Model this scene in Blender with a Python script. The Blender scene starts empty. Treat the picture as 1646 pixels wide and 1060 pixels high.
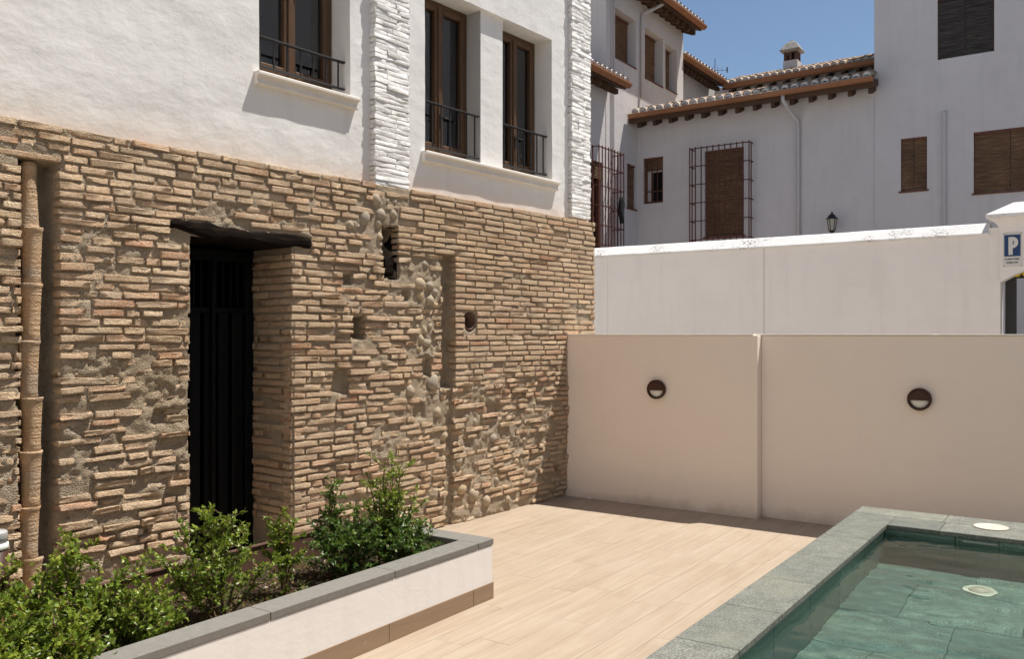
import bpy, math, random
import numpy as np
from mathutils import Vector, Matrix

random.seed(7)
RNG = np.random.default_rng(11)
R = math.radians
scene = bpy.context.scene
col = scene.collection

# ------------------------------------------------------------------ camera, sky, sun, exposure
CAM_H = 1.7
cam_d = bpy.data.cameras.new('camera')
cam = bpy.data.objects.new('camera', cam_d)
col.objects.link(cam)
cam.location = (0, 0, CAM_H)
cam.rotation_euler = (R(90), 0, R(34.4))
cam_d.sensor_width = 36
cam_d.lens = 36 * 1400 / 1646
cam_d.shift_y = 8 / 1646
cam_d.clip_start = 0.05
cam_d.clip_end = 2000
scene.camera = cam

world = bpy.data.worlds.new('World')
scene.world = world
world.use_nodes = True
wn = world.node_tree
bg = wn.nodes['Background']
sky = wn.nodes.new('ShaderNodeTexSky')
sky.sky_type = 'NISHITA'
sky.sun_disc = False
SUN_DIR = Vector((-0.26, -0.328, -1.0)).normalized()      # the way the light travels
sky.sun_elevation = math.asin(-SUN_DIR.z)
sky.sun_rotation = math.atan2(0.26, 0.328)
sky.air_density = 1.0
sky.dust_density = 0.25
sky.ozone_density = 1.6
wn.links.new(sky.outputs[0], bg.inputs[0])
bg.inputs[1].default_value = 0.076

sd = bpy.data.lights.new('sun', 'SUN')
sd.energy = 5.0
sd.angle = R(0.5)
sd.color = (1.0, 0.95, 0.87)
sun = bpy.data.objects.new('sun', sd)
col.objects.link(sun)
sun.location = (4, 6, 20)
sun.rotation_euler = SUN_DIR.to_track_quat('-Z', 'Y').to_euler()

vs = scene.view_settings
vs.view_transform = 'Standard'
vs.look = 'None'
vs.exposure = 0.45
vs.gamma = 1.0
scene.cycles.use_denoising = True
scene.cycles.max_bounces = 8
scene.cycles.diffuse_bounces = 5
scene.cycles.glossy_bounces = 4
scene.cycles.transmission_bounces = 6
scene.cycles.transparent_max_bounces = 12
scene.cycles.caustics_reflective = False
scene.cycles.caustics_refractive = True
scene.cycles.sample_clamp_indirect = 6


# ------------------------------------------------------------------ material helpers
class M:
    def __init__(s, name):
        s.m = bpy.data.materials.new(name)
        s.m.use_nodes = True
        s.nt = s.m.node_tree
        s.b = s.nt.nodes['Principled BSDF']
        s.out = s.nt.nodes['Material Output']
        s.geo = s.nt.nodes.new('ShaderNodeNewGeometry')
        s.pos = s.geo.outputs['Position']

    def link(s, a, b):
        if hasattr(a, 'is_output') or hasattr(a, 'links'):
            s.nt.links.new(a, b)
        else:
            try:
                b.default_value = a
            except Exception:
                b.default_value = (a[0], a[1], a[2], 1.0)

    def node(s, t, **props):
        n = s.nt.nodes.new(t)
        for k, v in props.items():
            setattr(n, k, v)
        return n

    def scale(s, sc, vec=None, rot=(0, 0, 0)):
        n = s.node('ShaderNodeMapping')
        n.inputs['Scale'].default_value = sc
        n.inputs['Rotation'].default_value = rot
        s.nt.links.new(vec or s.pos, n.inputs[0])
        return n.outputs[0]

    def noise(s, sc, det=4, rough=0.55, vec=None, dist=0.0):
        n = s.node('ShaderNodeTexNoise')
        n.inputs['Scale'].default_value = sc
        n.inputs['Detail'].default_value = det
        n.inputs['Roughness'].default_value = rough
        n.inputs['Distortion'].default_value = dist
        s.nt.links.new(vec or s.pos, n.inputs['Vector'])
        return n.outputs['Fac']

    def voro(s, sc, vec=None, feature='F1', out='Distance'):
        n = s.node('ShaderNodeTexVoronoi', feature=feature)
        n.inputs['Scale'].default_value = sc
        s.nt.links.new(vec or s.pos, n.inputs['Vector'])
        return n.outputs[out]

    def ramp(s, fac, stops, interp='LINEAR'):
        n = s.node('ShaderNodeValToRGB')
        n.color_ramp.interpolation = interp
        e = n.color_ramp.elements
        while len(e) < len(stops):
            e.new(0.5)
        for el, (p, c) in zip(e, stops):
            el.position = p
            el.color = (c, c, c, 1) if isinstance(c, (int, float)) else (c[0], c[1], c[2], 1)
        s.nt.links.new(fac, n.inputs[0])
        return n.outputs[0]

    def mix(s, fac, a, b, mode='MIX'):
        n = s.node('ShaderNodeMix', data_type='RGBA', blend_type=mode)
        s.link(fac, n.inputs[0])
        s.link(a, n.inputs[6])
        s.link(b, n.inputs[7])
        return n.outputs[2]

    def math(s, op, a, b=0.0):
        n = s.node('ShaderNodeMath', operation=op)
        s.link(a, n.inputs[0])
        s.link(b, n.inputs[1])
        return n.outputs[0]

    def attr(s, name):
        n = s.node('ShaderNodeAttribute', attribute_name=name)
        return n.outputs['Fac']

    def objrand(s):
        return s.node('ShaderNodeObjectInfo').outputs['Random']

    def sep(s, vec=None):
        n = s.node('ShaderNodeSeparateXYZ')
        s.nt.links.new(vec or s.pos, n.inputs[0])
        return n.outputs

    def bump(s, h, strength=0.5, dist=0.01, normal=None):
        n = s.node('ShaderNodeBump')
        n.inputs['Strength'].default_value = strength
        n.inputs['Distance'].default_value = dist
        s.nt.links.new(h, n.inputs['Height'])
        if normal is not None:
            s.nt.links.new(normal, n.inputs['Normal'])
        return n.outputs[0]

    def fin(s, color=None, rough=0.8, normal=None, metal=0.0, spec=0.3):
        if color is not None:
            s.link(color, s.b.inputs['Base Color'])
        s.link(rough, s.b.inputs['Roughness'])
        s.b.inputs['Metallic'].default_value = metal
        s.b.inputs['Specular IOR Level'].default_value = spec
        if normal is not None:
            s.nt.links.new(normal, s.b.inputs['Normal'])
        return s.m


def brick_material(name, single, red=0.0, pale=0.0):
    m = M(name)
    rnd = m.objrand() if single else m.attr('rnd')
    base = m.ramp(rnd, [(0.0, (.68, .49, .31)), (.16, (.73, .56, .385)), (.32, (.52, .36, .235)), (.46, (.70, .50, .33)),
                        (.60, (.62, .37, .235)), (.72, (.74, .60, .44)), (.84, (.46, .32, .22)), (.90, (.56, .40, .28)), (.955, (.60, .27, .15)), (1.0, (.62, .51, .38))])
    n1 = m.noise(16, 6, .65)
    c = m.mix(m.ramp(n1, [(.3, 0), (.75, .7)]), base, (.72, .565, .40))
    n2 = m.noise(75, 5, .75)
    c = m.mix(m.ramp(n2, [(.50, 0), (.66, .70)]), c, (.30, .195, .12))
    n3 = m.noise(1.1, 3, .6)
    c = m.mix(m.ramp(n3, [(.5, 0), (.8, .35)]), c, (.52, .35, .17))
    n4 = m.noise(48, 5, .7)
    c = m.mix(m.ramp(n4, [(.52, 0), (.66, .7)]), c, (.78, .66, .51))
    c = m.mix(m.ramp(m.noise(7, 5, .7), [(.42, 0), (.68, .65)]), c, (.60, .495, .375))
    c = m.mix(1.0, c, (.985, .95, .91), 'MULTIPLY')
    h = m.math('ADD', m.noise(45, 8, .75), m.math('MULTIPLY', m.voro(150), .5))
    return m.fin(c, .93, m.bump(h, 1.0, .019), spec=.08)


def plaster_material(name, c0=(.80, .785, .765), c1=(.70, .675, .645), fine=.35, big=.5, dirt_glow_z=None, streak=.4):
    m = M(name)
    n = m.noise(1.4, 5, .6)
    c = m.mix(m.ramp(n, [(.35, 0), (.8, .8)]), c0, c1)
    st = m.noise(1, 4, .6, m.scale((6, 6, .55)))
    c = m.mix(m.ramp(st, [(.52, 0), (.85, streak)]), c, tuple(x * .80 for x in c1))
    sp = m.noise(46, 2, .5)
    c = m.mix(m.ramp(sp, [(.68, 0), (.80, .22)]), c, tuple(x * .7 for x in c1))
    if dirt_glow_z:
        z = m.sep()[2]
        nz = m.math('ADD', z, m.math('MULTIPLY', m.math('SUBTRACT', m.noise(5, 4), .5), .25))
        mr = m.node('ShaderNodeMapRange')
        mr.inputs[1].default_value = dirt_glow_z[0]
        mr.inputs[2].default_value = dirt_glow_z[1]
        mr.inputs[3].default_value = .55
        mr.inputs[4].default_value = 0
        m.nt.links.new(nz, mr.inputs[0])
        c = m.mix(mr.outputs[0], c, dirt_glow_z[2])
    h1 = m.noise(3.2, 4, .55, m.scale((1, 1, 1.5)))
    h2 = m.noise(26, 5, .65, m.scale((1, 1, 1.6)), .6)
    b1 = m.bump(h1, big, .05)
    b2 = m.bump(h2, fine, .012, b1)
    b3 = m.bump(m.noise(160, 2, .5), fine * .6, .004, b2)
    return m.fin(c, .92, b3, spec=.15)


MAT = {}
MAT['brick_single'] = brick_material('weathered brick', True)
MAT['brick'] = brick_material('weathered brick run', False)

m = M('lime mortar')
c = m.ramp(m.noise(7, 6, .65), [(.3, (.50, .395, .28)), (.55, (.60, .49, .36)), (.75, (.67, .565, .435))])
c = m.mix(m.ramp(m.noise(120, 3, .6), [(.42, 0), (.75, .45)]), c, (.31, .235, .16))
c = m.mix(m.ramp(m.noise(1.0, 3, .6), [(.5, 0), (.75, .4)]), c, (.50, .35, .19))
c = m.mix(m.ramp(m.noise(85, 5, .75), [(.5, 0), (.68, .7)]), c, (.70, .60, .46))
h = m.math('ADD', m.noise(55, 8, .75), m.math('MULTIPLY', m.voro(120), .7))
MAT['mortar'] = m.fin(c, .96, m.bump(h, 1.0, .030), spec=.06)

MAT['white'] = plaster_material('white limewash', (.80, .79, .775), (.735, .715, .69), fine=.09, big=.22, dirt_glow_z=(2.92, 3.16, (.74, .60, .48)))  # warm bounce glow off the brick ledge, with slight dirt, mixed into the colour
MAT['whitepaint'] = plaster_material('white painted masonry', (.77, .755, .735), (.68, .66, .63), fine=.7, big=.3)
MAT['render'] = plaster_material('smooth white render', (.78, .755, .735), (.74, .71, .685), fine=.08, big=.08)
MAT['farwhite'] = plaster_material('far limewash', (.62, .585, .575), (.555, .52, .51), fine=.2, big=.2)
MAT['cream'] = plaster_material('cream render', (.87, .775, .685), (.84, .74, .645), fine=.10, big=.08, streak=.10, dirt_glow_z=(.0, .10, (.50, .42, .35)))
MAT['lanewhite'] = plaster_material('lane wall limewash', (.80, .76, .725), (.735, .695, .66), fine=.18, big=.2)

m = M('flaking limewash cap')
c = m.mix(m.ramp(m.noise(3, 4, .6), [(.35, 0), (.8, .7)]), (.74, .73, .72), (.64, .62, .60))
fl = m.math('MULTIPLY', m.ramp(m.noise(30, 5, .75), [(.54, 0), (.59, 1)]), m.ramp(m.noise(1.5, 3, .6), [(.50, 0), (.60, 1)]))
c = m.mix(fl, c, (.16, .14, .12))
MAT['cap'] = m.fin(c, .95, m.bump(m.noise(25, 5, .65), .5, .02), spec=.1)

m = M('sill stone')
c = m.ramp(m.noise(9, 4), [(.3, (.74, .69, .61)), (.7, (.80, .76, .70))])
MAT['sill'] = m.fin(c, .8, m.bump(m.noise(60, 4), .2, .004))

m = M('cobble stone')
c = m.ramp(m.objrand(), [(0, (.38, .31, .22)), (.35, (.46, .37, .25)), (.7, (.33, .285, .23)), (1, (.46, .35, .21))])
c = m.mix(m.ramp(m.noise(28, 5, .65), [(.4, 0), (.75, .6)]), c, (.30, .24, .17))
MAT['cobble'] = m.fin(c, .85, m.bump(m.noise(60, 5, .65), .5, .006))

m = M('clay drain pipe')
c = m.ramp(m.noise(1, 4, .6, m.scale((9, 9, 22))), [(.3, (.42, .27, .15)), (.6, (.52, .36, .22)), (.8, (.57, .43, .29))])
c = m.mix(m.ramp(m.noise(5, 4), [(.44, 0), (.60, .85)]), c, (.37, .285, .205))
hw = m.noise(1, 3, .5, m.scale((3, 3, 60)))
MAT['claypipe'] = m.fin(c, .85, m.bump(m.math('ADD', hw, m.noise(80, 3)), .9, .016))

m = M('charred old timber')
g = m.noise(1, 6, .7, m.scale((40, 5, 40)), .8)
c = m.ramp(g, [(.32, (.005, .0035, .003)), (.58, (.016, .010, .007)), (.85, (.055, .034, .023))])
MAT['oldwood'] = m.fin(c, .95, m.bump(g, 1.0, .035), spec=.08)

m = M('black soot')
MAT['soot'] = m.fin((.008, .007, .006), .95)

m = M('window joinery')
g = m.noise(1, 5, .65, m.scale((60, 60, 4)), .4)
c = m.ramp(g, [(.3, (.07, .036, .016)), (.7, (.13, .068, .032))])
MAT['joinery'] = m.fin(c, .45, m.bump(g, .15, .003), spec=.4)

m = M('black iron')
MAT['iron'] = m.fin((.018, .018, .020), .5, spec=.4)
m = M('dark grey gate paint')
MAT['gatepaint'] = m.fin((.006, .0064, .007), .6, spec=.12)
m = M('red oxide iron')
c = m.ramp(m.noise(14, 4), [(.3, (.085, .028, .02)), (.7, (.13, .045, .032))])
MAT['oxide'] = m.fin(c, .6)

m = M('window glass')
m.nt.nodes.remove(m.b)
gl = m.node('ShaderNodeBsdfGlossy'); gl.inputs['Roughness'].default_value = .02; gl.inputs['Color'].default_value = (.9, .93, .95, 1)
tr = m.node('ShaderNodeBsdfTransparent'); tr.inputs[0].default_value = (.72, .76, .76, 1)
fr = m.node('ShaderNodeFresnel'); fr.inputs[0].default_value = 1.6
mx = m.node('ShaderNodeMixShader')
m.nt.links.new(m.math('ADD', fr.outputs[0], .05), mx.inputs[0])
m.nt.links.new(tr.outputs[0], mx.inputs[1]); m.nt.links.new(gl.outputs[0], mx.inputs[2])
m.nt.links.new(mx.outputs[0], m.out.inputs[0])
MAT['glass'] = m.m

m = M('gauze curtain')
MAT['curtain'] = m.fin((.55, .54, .52), .95)
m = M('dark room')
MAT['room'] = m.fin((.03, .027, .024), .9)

# floor planks (porcelain with a pale wood grain running along Y)
m = M('pale wood-look porcelain')
rn = m.objrand()
off = m.node('ShaderNodeCombineXYZ'); m.nt.links.new(m.math('MULTIPLY', rn, 37.0), off.inputs[0]); m.nt.links.new(m.math('MULTIPLY', rn, 91.0), off.inputs[1])
va = m.node('ShaderNodeVectorMath', operation='ADD'); m.nt.links.new(m.pos, va.inputs[0]); m.nt.links.new(off.outputs[0], va.inputs[1])
g = m.noise(1, 6, .62, m.scale((17, 1.1, 1), va.outputs[0]), .9)
g2 = m.noise(1, 4, .6, m.scale((90, 5, 1), va.outputs[0]), .5)
c = m.ramp(g, [(.25, (.30, .226, .160)), (.5, (.368, .291, .216)), (.75, (.425, .348, .272))])
c = m.mix(m.ramp(g2, [(.45, 0), (.8, .35)]), c, (.31, .225, .145))
c = m.mix(m.math('MULTIPLY', m.math('SUBTRACT', rn, .25), .22), c, (.46, .37, .285))
c = m.mix(m.ramp(m.noise(.9, 4, .6), [(.45, 0), (.75, .45)]), c, (.45, .38, .31))
MAT['plank'] = m.fin(c, .55, m.bump(g, .12, .003), spec=.3)
m = M('plank grout')
MAT['grout'] = m.fin((.385, .303, .222), .9)
m = M('skirting porcelain')
g = m.noise(1, 6, .62, m.scale((1.2, 1.2, 16)), .8)
c = m.ramp(g, [(.25, (.24, .165, .105)), (.6, (.29, .205, .135)), (.8, (.32, .24, .165))])
c = m.mix(m.ramp(m.noise(22, 4, .7), [(.66, 0), (.74, .6)]), c, (.58, .50, .42))
MAT['skirting'] = m.fin(c, .6)

m = M('grey coping stone')
c = m.ramp(m.noise(30, 5, .6), [(.3, (.155, .147, .132)), (.7, (.20, .192, .174))])
c = m.mix(m.math('MULTIPLY', m.objrand(), .3), c, (.22, .205, .185))
MAT['greystone'] = m.fin(c, .8, m.bump(m.noise(120, 3), .15, .003))


def greenstone(name, wet, tint):
    m = M(name)
    rn = m.objrand()
    n1 = m.noise(70, 5, .7)
    n2 = m.noise(14, 6, .7)
    c = m.ramp(n2, [(.30, tuple(x * .55 for x in tint)), (.5, tint), (.70, tuple(x * 1.5 for x in tint))])
    c = m.mix(m.ramp(m.noise(5, 6, .75, None, 1.2), [(.46, 0), (.62, .6)]), c, tuple(x * .5 for x in tint))
    c = m.mix(m.ramp(n1, [(.42, 0), (.64, .8)]), c, tuple(x * .42 for x in tint))
    c = m.mix(m.ramp(m.noise(110, 3, .6), [(.52, 0), (.64, .7)]), c, tuple(min(x * 2.0, .8) for x in tint))
    c = m.mix(m.math('MULTIPLY', rn, .75), c, tuple(x * y for x, y in zip(tint, (.50, .56, .58))))
    c = m.mix(m.ramp(m.noise(2.1, 4, .65), [(.5, 0), (.72, .45)]), c, tuple(x * y for x, y in zip(tint, (1.25, 1.2, 1.05))))
    return m.fin(c, .35 if wet else .72, m.bump(n1, .35, .004), spec=.35)


MAT['coping'] = greenstone('green volcanic coping', False, (.182, .187, .160))
MAT['pooltile'] = greenstone('green volcanic pool tile', True, (.185, .272, .232))
m = M('pool grout')
MAT['poolgrout'] = m.fin((.075, .11, .092), .9)

m = M('pool water')
m.nt.nodes.remove(m.b)
gl = m.node('ShaderNodeBsdfGlass')
gl.inputs['IOR'].default_value = 1.33; gl.inputs['Roughness'].default_value = 0; gl.inputs['Color'].default_value = (.88, .965, .938, 1)
m.nt.links.new(gl.outputs[0], m.out.inputs[0])
MAT['water'] = m.m

m = M('white plastic')
MAT['plastic'] = m.fin((.60, .52, .44), .5)
m = M('white lacquer')
MAT['collar'] = m.fin((.74, .73, .71), .4)
m = M('drain metal')
MAT['steel'] = m.fin((.62, .66, .70), .3, metal=.4)
m = M('drain grille cream')
MAT['drain'] = m.fin((.72, .72, .60), .5)

m = M('weathering steel')
c = m.ramp(m.noise(1, 5, .7, m.scale((12, 12, 2.5))), [(.3, (.085, .042, .03)), (.6, (.125, .065, .045)), (.8, (.16, .09, .065))])
c = m.mix(m.ramp(m.noise(1, 3, .6, m.scale((70, 70, 2))), [(.62, 0), (.75, .5)]), c, (.27, .20, .16))
MAT['corten'] = m.fin(c, .75, m.bump(m.noise(90, 4), .2, .003))

m = M('potting soil')
c = m.ramp(m.noise(40, 6, .7), [(.3, (.03, .02, .013)), (.6, (.075, .05, .032)), (.85, (.13, .09, .06))])
MAT['soil'] = m.fin(c, .97, m.bump(m.noise(70, 5, .7), 1.0, .03))

m = M('shrub bark')
MAT['bark'] = m.fin(m.ramp(m.noise(60, 4), [(.3, (.10, .065, .04)), (.7, (.17, .115, .075))]), .9)


def leaf_material(name, stops):
    m = M(name)
    c = m.ramp(m.attr('rnd'), stops)
    m.fin(c, .36, spec=.45)
    tl = m.node('ShaderNodeBsdfTranslucent')
    cc = m.mix(.5, c, (.16, .24, .02))
    m.nt.links.new(cc, tl.inputs[0])
    mx = m.node('ShaderNodeMixShader'); mx.inputs[0].default_value = .36
    m.nt.links.new(m.b.outputs[0], mx.inputs[1]); m.nt.links.new(tl.outputs[0], mx.inputs[2])
    m.nt.links.new(mx.outputs[0], m.out.inputs[0])
    return m.m


MAT['leaf'] = leaf_material('green leaves', [(0, (.045, .085, .013)), (.28, (.11, .18, .022)), (.5, (.20, .275, .033)), (.75, (.32, .37, .05)), (.93, (.44, .45, .08)), (.97, (.26, .13, .06)), (1, (.24, .09, .05))])
MAT['leafdark'] = leaf_material('dark green leaves', [(0, (.026, .062, .018)), (.35, (.065, .135, .03)), (.65, (.125, .21, .042)), (.92, (.24, .32, .06)), (.97, (.20, .11, .05)), (1, (.22, .09, .05))])
MAT['litter'] = leaf_material('dry fallen leaves', [(0, (.10, .055, .03)), (.35, (.18, .10, .05)), (.6, (.28, .18, .09)), (.75, (.10, .14, .03)), (1, (.16, .22, .04))])

m = M('clay roof tile')
c = m.ramp(m.objrand(), [(0, (.36, .22, .13)), (.4, (.42, .30, .20)), (.7, (.30, .21, .15)), (1, (.45, .34, .24))])
c = m.mix(m.ramp(m.noise(9, 5, .7), [(.4, 0), (.7, .8)]), c, (.20, .17, .13))
MAT['tile'] = m.fin(c, .9, m.bump(m.noise(40, 4), .4, .01))
m = M('clay roof tile run')
c = m.ramp(m.attr('rnd'), [(0, (.36, .22, .13)), (.4, (.42, .30, .20)), (.7, (.30, .21, .15)), (1, (.45, .34, .24))])
c = m.mix(m.ramp(m.noise(9, 5, .7), [(.4, 0), (.7, .8)]), c, (.20, .17, .13))
MAT['tilerun'] = m.fin(c, .9, m.bump(m.noise(40, 4), .4, .01))
m = M('lime plug')
MAT['lime'] = m.fin(m.ramp(m.noise(11, 5, .7), [(.3, (.42, .41, .40)), (.6, (.68, .67, .66))]), .95)
m = M('weathered hat stone')
MAT['hat'] = m.fin(m.ramp(m.noise(9, 5, .7), [(.35, (.20, .185, .165)), (.65, (.40, .38, .35))]), .95)
m = M('eaves timber')
g = m.noise(1, 5, .65, m.scale((3, 3, 40)), .4)
MAT['eaves'] = m.fin(m.ramp(g, [(.3, (.060, .032, .019)), (.7, (.105, .058, .034))]), .8)
m = M('copper brown gutter')
MAT['gutter'] = m.fin(m.ramp(m.noise(2, 5, .7), [(.3, (.25, .105, .048)), (.7, (.34, .155, .075))]), .6)
m = M('woven blind')
g = m.noise(1, 4, .7, m.scale((3, 3, 38)))
g2 = m.noise(1.3, 3, .6)
c = m.ramp(g, [(.3, (.085, .046, .025)), (.55, (.19, .11, .06)), (.75, (.30, .20, .12))])
MAT['blind'] = m.fin(m.mix(m.ramp(g2, [(.4, 0), (.65, .5)]), c, (.075, .046, .03)), .85)
m = M('grey blind')
MAT['blindgrey'] = m.fin(m.ramp(m.noise(1, 4, .7, m.scale((2, 2, 34))), [(.35, (.022, .019, .018)), (.65, (.085, .074, .066))]), .85)
m = M('reddish window timber')
MAT['redwood'] = m.fin((.14, .055, .032), .6)
m = M('painted downpipe')
MAT['downpipe'] = m.fin((.50, .475, .47), .6)
m = M('lantern glass')
MAT['lanternglass'] = m.fin((.42, .40, .32), .4)
m = M('lamp brown')
MAT['lampbrown'] = m.fin((.055, .022, .014), .5)
m = M('lamp diffuser')
MAT['diffuser'] = m.fin((.72, .71, .66), .4)
m = M('sign white')
MAT['signwhite'] = m.fin((.60, .585, .55), .5)
m = M('sign blue')
MAT['signblue'] = m.fin(m.ramp(m.noise(15, 4), [(.3, (.014, .04, .115)), (.7, (.022, .06, .16))]), .5)
m = M('sign ink')
MAT['ink'] = m.fin((.05, .045, .045), .6)
m = M('yellow paint')
MAT['yellow'] = m.fin((.60, .40, .03), .5)
m = M('black cloth')
MAT['cloth'] = m.fin((.012, .012, .014), .95)
m = M('paving ground')
c = m.ramp(m.noise(3, 6, .65), [(.3, (.36, .33, .30)), (.7, (.46, .43, .39))])
MAT['ground'] = m.fin(c, .9, m.bump(m.noise(30, 4), .3, .01))
m = M('polycarbonate')
MAT['poly'] = m.fin((.42, .42, .42), .25, spec=.5)


# ------------------------------------------------------------------ mesh helpers
BASE = {}


def set_rnd(me, vals):
    a = me.attributes.new('rnd', 'FLOAT', 'FACE')
    a.data.foreach_set('value', np.asarray(vals, dtype=np.float32))


class MB:
    def __init__(s):
        s.v = []; s.f = []; s.mi = []; s.rn = []

    def add(s, verts, faces, mi=0, rn=0.5):
        o = len(s.v)
        s.v.extend([tuple(map(float, p)) for p in verts])
        for f in faces:
            s.f.append(tuple(i + o for i in f)); s.mi.append(mi); s.rn.append(rn)
        return s

    def box(s, x0, x1, y0, y1, z0, z1, b=0.0, mi=0):
        if x0 > x1: x0, x1 = x1, x0
        if y0 > y1: y0, y1 = y1, y0
        if z0 > z1: z0, z1 = z1, z0
        b = min(b, .45 * min(x1 - x0, y1 - y0, z1 - z0))
        if b <= 0:
            s.add([(x0, y0, z0), (x1, y0, z0), (x1, y1, z0), (x0, y1, z0), (x0, y0, z1), (x1, y0, z1), (x1, y1, z1), (x0, y1, z1)],
                  [(0, 3, 2, 1), (4, 5, 6, 7), (0, 1, 5, 4), (1, 2, 6, 5), (2, 3, 7, 6), (3, 0, 4, 7)], mi)
            return s
        V = []; idx = {}
        for cx in (0, 1):
            for cy in (0, 1):
                for cz in (0, 1):
                    X = (x0, x1)[cx]; Y = (y0, y1)[cy]; Z = (z0, z1)[cz]
                    ix = X + (b if cx == 0 else -b); iy = Y + (b if cy == 0 else -b); iz = Z + (b if cz == 0 else -b)
                    for a, p in (('x', (X, iy, iz)), ('y', (ix, Y, iz)), ('z', (ix, iy, Z))):
                        idx[(cx, cy, cz, a)] = len(V); V.append(p)
        F = []
        for c in (0, 1):
            q = [idx[(c, 0, 0, 'x')], idx[(c, 1, 0, 'x')], idx[(c, 1, 1, 'x')], idx[(c, 0, 1, 'x')]]
            F.append(q if c else q[::-1])
            q = [idx[(0, c, 0, 'y')], idx[(1, c, 0, 'y')], idx[(1, c, 1, 'y')], idx[(0, c, 1, 'y')]]
            F.append(q[::-1] if c else q)
            q = [idx[(0, 0, c, 'z')], idx[(1, 0, c, 'z')], idx[(1, 1, c, 'z')], idx[(0, 1, c, 'z')]]
            F.append(q if c else q[::-1])
        for a in (0, 1):
            for c in (0, 1):
                F.append([idx[(0, a, c, 'y')], idx[(1, a, c, 'y')], idx[(1, a, c, 'z')], idx[(0, a, c, 'z')]])
                F.append([idx[(a, 0, c, 'x')], idx[(a, 1, c, 'x')], idx[(a, 1, c, 'z')], idx[(a, 0, c, 'z')]])
                F.append([idx[(a, c, 0, 'x')], idx[(a, c, 1, 'x')], idx[(a, c, 1, 'y')], idx[(a, c, 0, 'y')]])
                for d in (0, 1):
                    F.append([idx[(a, c, d, 'x')], idx[(a, c, d, 'y')], idx[(a, c, d, 'z')]])
        s.add(V, F, mi)
        return s

    def tube(s, pts, r, n=8, cap=True, mi=0):
        pts = [Vector(p) for p in pts]
        rs = r if isinstance(r, (list, tuple)) else [r] * len(pts)
        o = len(s.v); V = []; F = []
        up = None
        for i, p in enumerate(pts):
            d = (pts[min(i + 1, len(pts) - 1)] - pts[max(i - 1, 0)]).normalized()
            if up is None:
                up = Vector((0, 0, 1)) if abs(d.z) < .9 else Vector((1, 0, 0))
            a = d.cross(up).normalized(); bb = a.cross(d).normalized(); up = bb
            for k in range(n):
                t = 2 * math.pi * k / n
                V.append(p + (a * math.cos(t) + bb * math.sin(t)) * rs[i])
        for i in range(len(pts) - 1):
            for k in range(n):
                F.append((i * n + k, i * n + (k + 1) % n, (i + 1) * n + (k + 1) % n, (i + 1) * n + k))
        if cap:
            F.append(tuple(range(n - 1, -1, -1)))
            F.append(tuple((len(pts) - 1) * n + k for k in range(n)))
        s.add(V, F, mi)
        return s

    def lathe(s, prof, n=24, c=(0, 0, 0), axis='z', mi=0):
        V = []; F = []
        for (r, h) in prof:
            for k in range(n):
                t = 2 * math.pi * k / n
                x, y = r * math.cos(t), r * math.sin(t)
                p = (x, y, h) if axis == 'z' else ((x, h, y) if axis == 'y' else (h, x, y))
                V.append((c[0] + p[0], c[1] + p[1], c[2] + p[2]))
        for i in range(len(prof) - 1):
            for k in range(n):
                F.append((i * n + k, i * n + (k + 1) % n, (i + 1) * n + (k + 1) % n, (i + 1) * n + k))
        F.append(tuple(range(n)))
        F.append(tuple((len(prof) - 1) * n + k for k in range(n)))
        s.add(V, F, mi)
        return s

    def prism(s, poly, axis, a0, a1, mi=0):
        """poly: list of 2D points; extruded along axis ('x': points are (y,z); 'y': (x,z); 'z': (x,y))"""
        n = len(poly)
        def P(p, a):
            return (a, p[0], p[1]) if axis == 'x' else ((p[0], a, p[1]) if axis == 'y' else (p[0], p[1], a))
        V = [P(p, a0) for p in poly] + [P(p, a1) for p in poly]
        F = [tuple(range(n)), tuple(range(2 * n - 1, n - 1, -1))] + [(i, (i + 1) % n, n + (i + 1) % n, n + i) for i in range(n)]
        s.add(V, F, mi)
        return s

    def mesh(s, name, mats, base=(0, 0, 0), smooth=False):
        me = bpy.data.meshes.new(name)
        b = base
        me.from_pydata([(p[0] - b[0], p[1] - b[1], p[2] - b[2]) for p in s.v], [], s.f)
        for mm in (mats if isinstance(mats, (list, tuple)) else [mats]):
            me.materials.append(mm)
        if any(s.mi):
            me.polygons.foreach_set('material_index', s.mi)
        if smooth:
            me.polygons.foreach_set('use_smooth', [True] * len(me.polygons))
        set_rnd(me, s.rn)
        me.validate()
        me.update()
        import bmesh
        bm = bmesh.new(); bm.from_mesh(me)
        if len(bm.faces) < 20000:
            bmesh.ops.recalc_face_normals(bm, faces=bm.faces)
            bm.to_mesh(me)
        bm.free()
        return me

    def part(s, name, mats, parent, smooth=False, label=None, kind=None):
        b = BASE[parent.name]
        o = bpy.data.objects.new(name, s.mesh(name, mats, b, smooth))
        col.objects.link(o); o.parent = parent; BASE[o.name] = b
        if label: o['label'] = label
        if kind: o['kind'] = kind
        return o

    def thing(s, name, mats, label, cat, loc, group=None, smooth=False):
        o = bpy.data.objects.new(name, s.mesh(name, mats, loc, smooth))
        col.objects.link(o); o.location = loc; BASE[o.name] = loc
        o['label'] = label; o['category'] = cat
        if group: o['group'] = group
        return o

    def struct(s, name, mats, smooth=False):
        o = bpy.data.objects.new(name, s.mesh(name, mats, (0, 0, 0), smooth))
        col.objects.link(o); o['kind'] = 'structure'; BASE[o.name] = (0, 0, 0)
        return o


def thing(name, label, cat, loc=(0, 0, 0), rotz=0.0, group=None, local=False):
    o = bpy.data.objects.new(name, None)
    o.empty_display_size = .2
    col.objects.link(o); o.location = loc; o.rotation_euler = (0, 0, rotz)
    o['label'] = label; o['category'] = cat
    if group: o['group'] = group
    BASE[o.name] = (0, 0, 0) if local else loc
    return o


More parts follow.
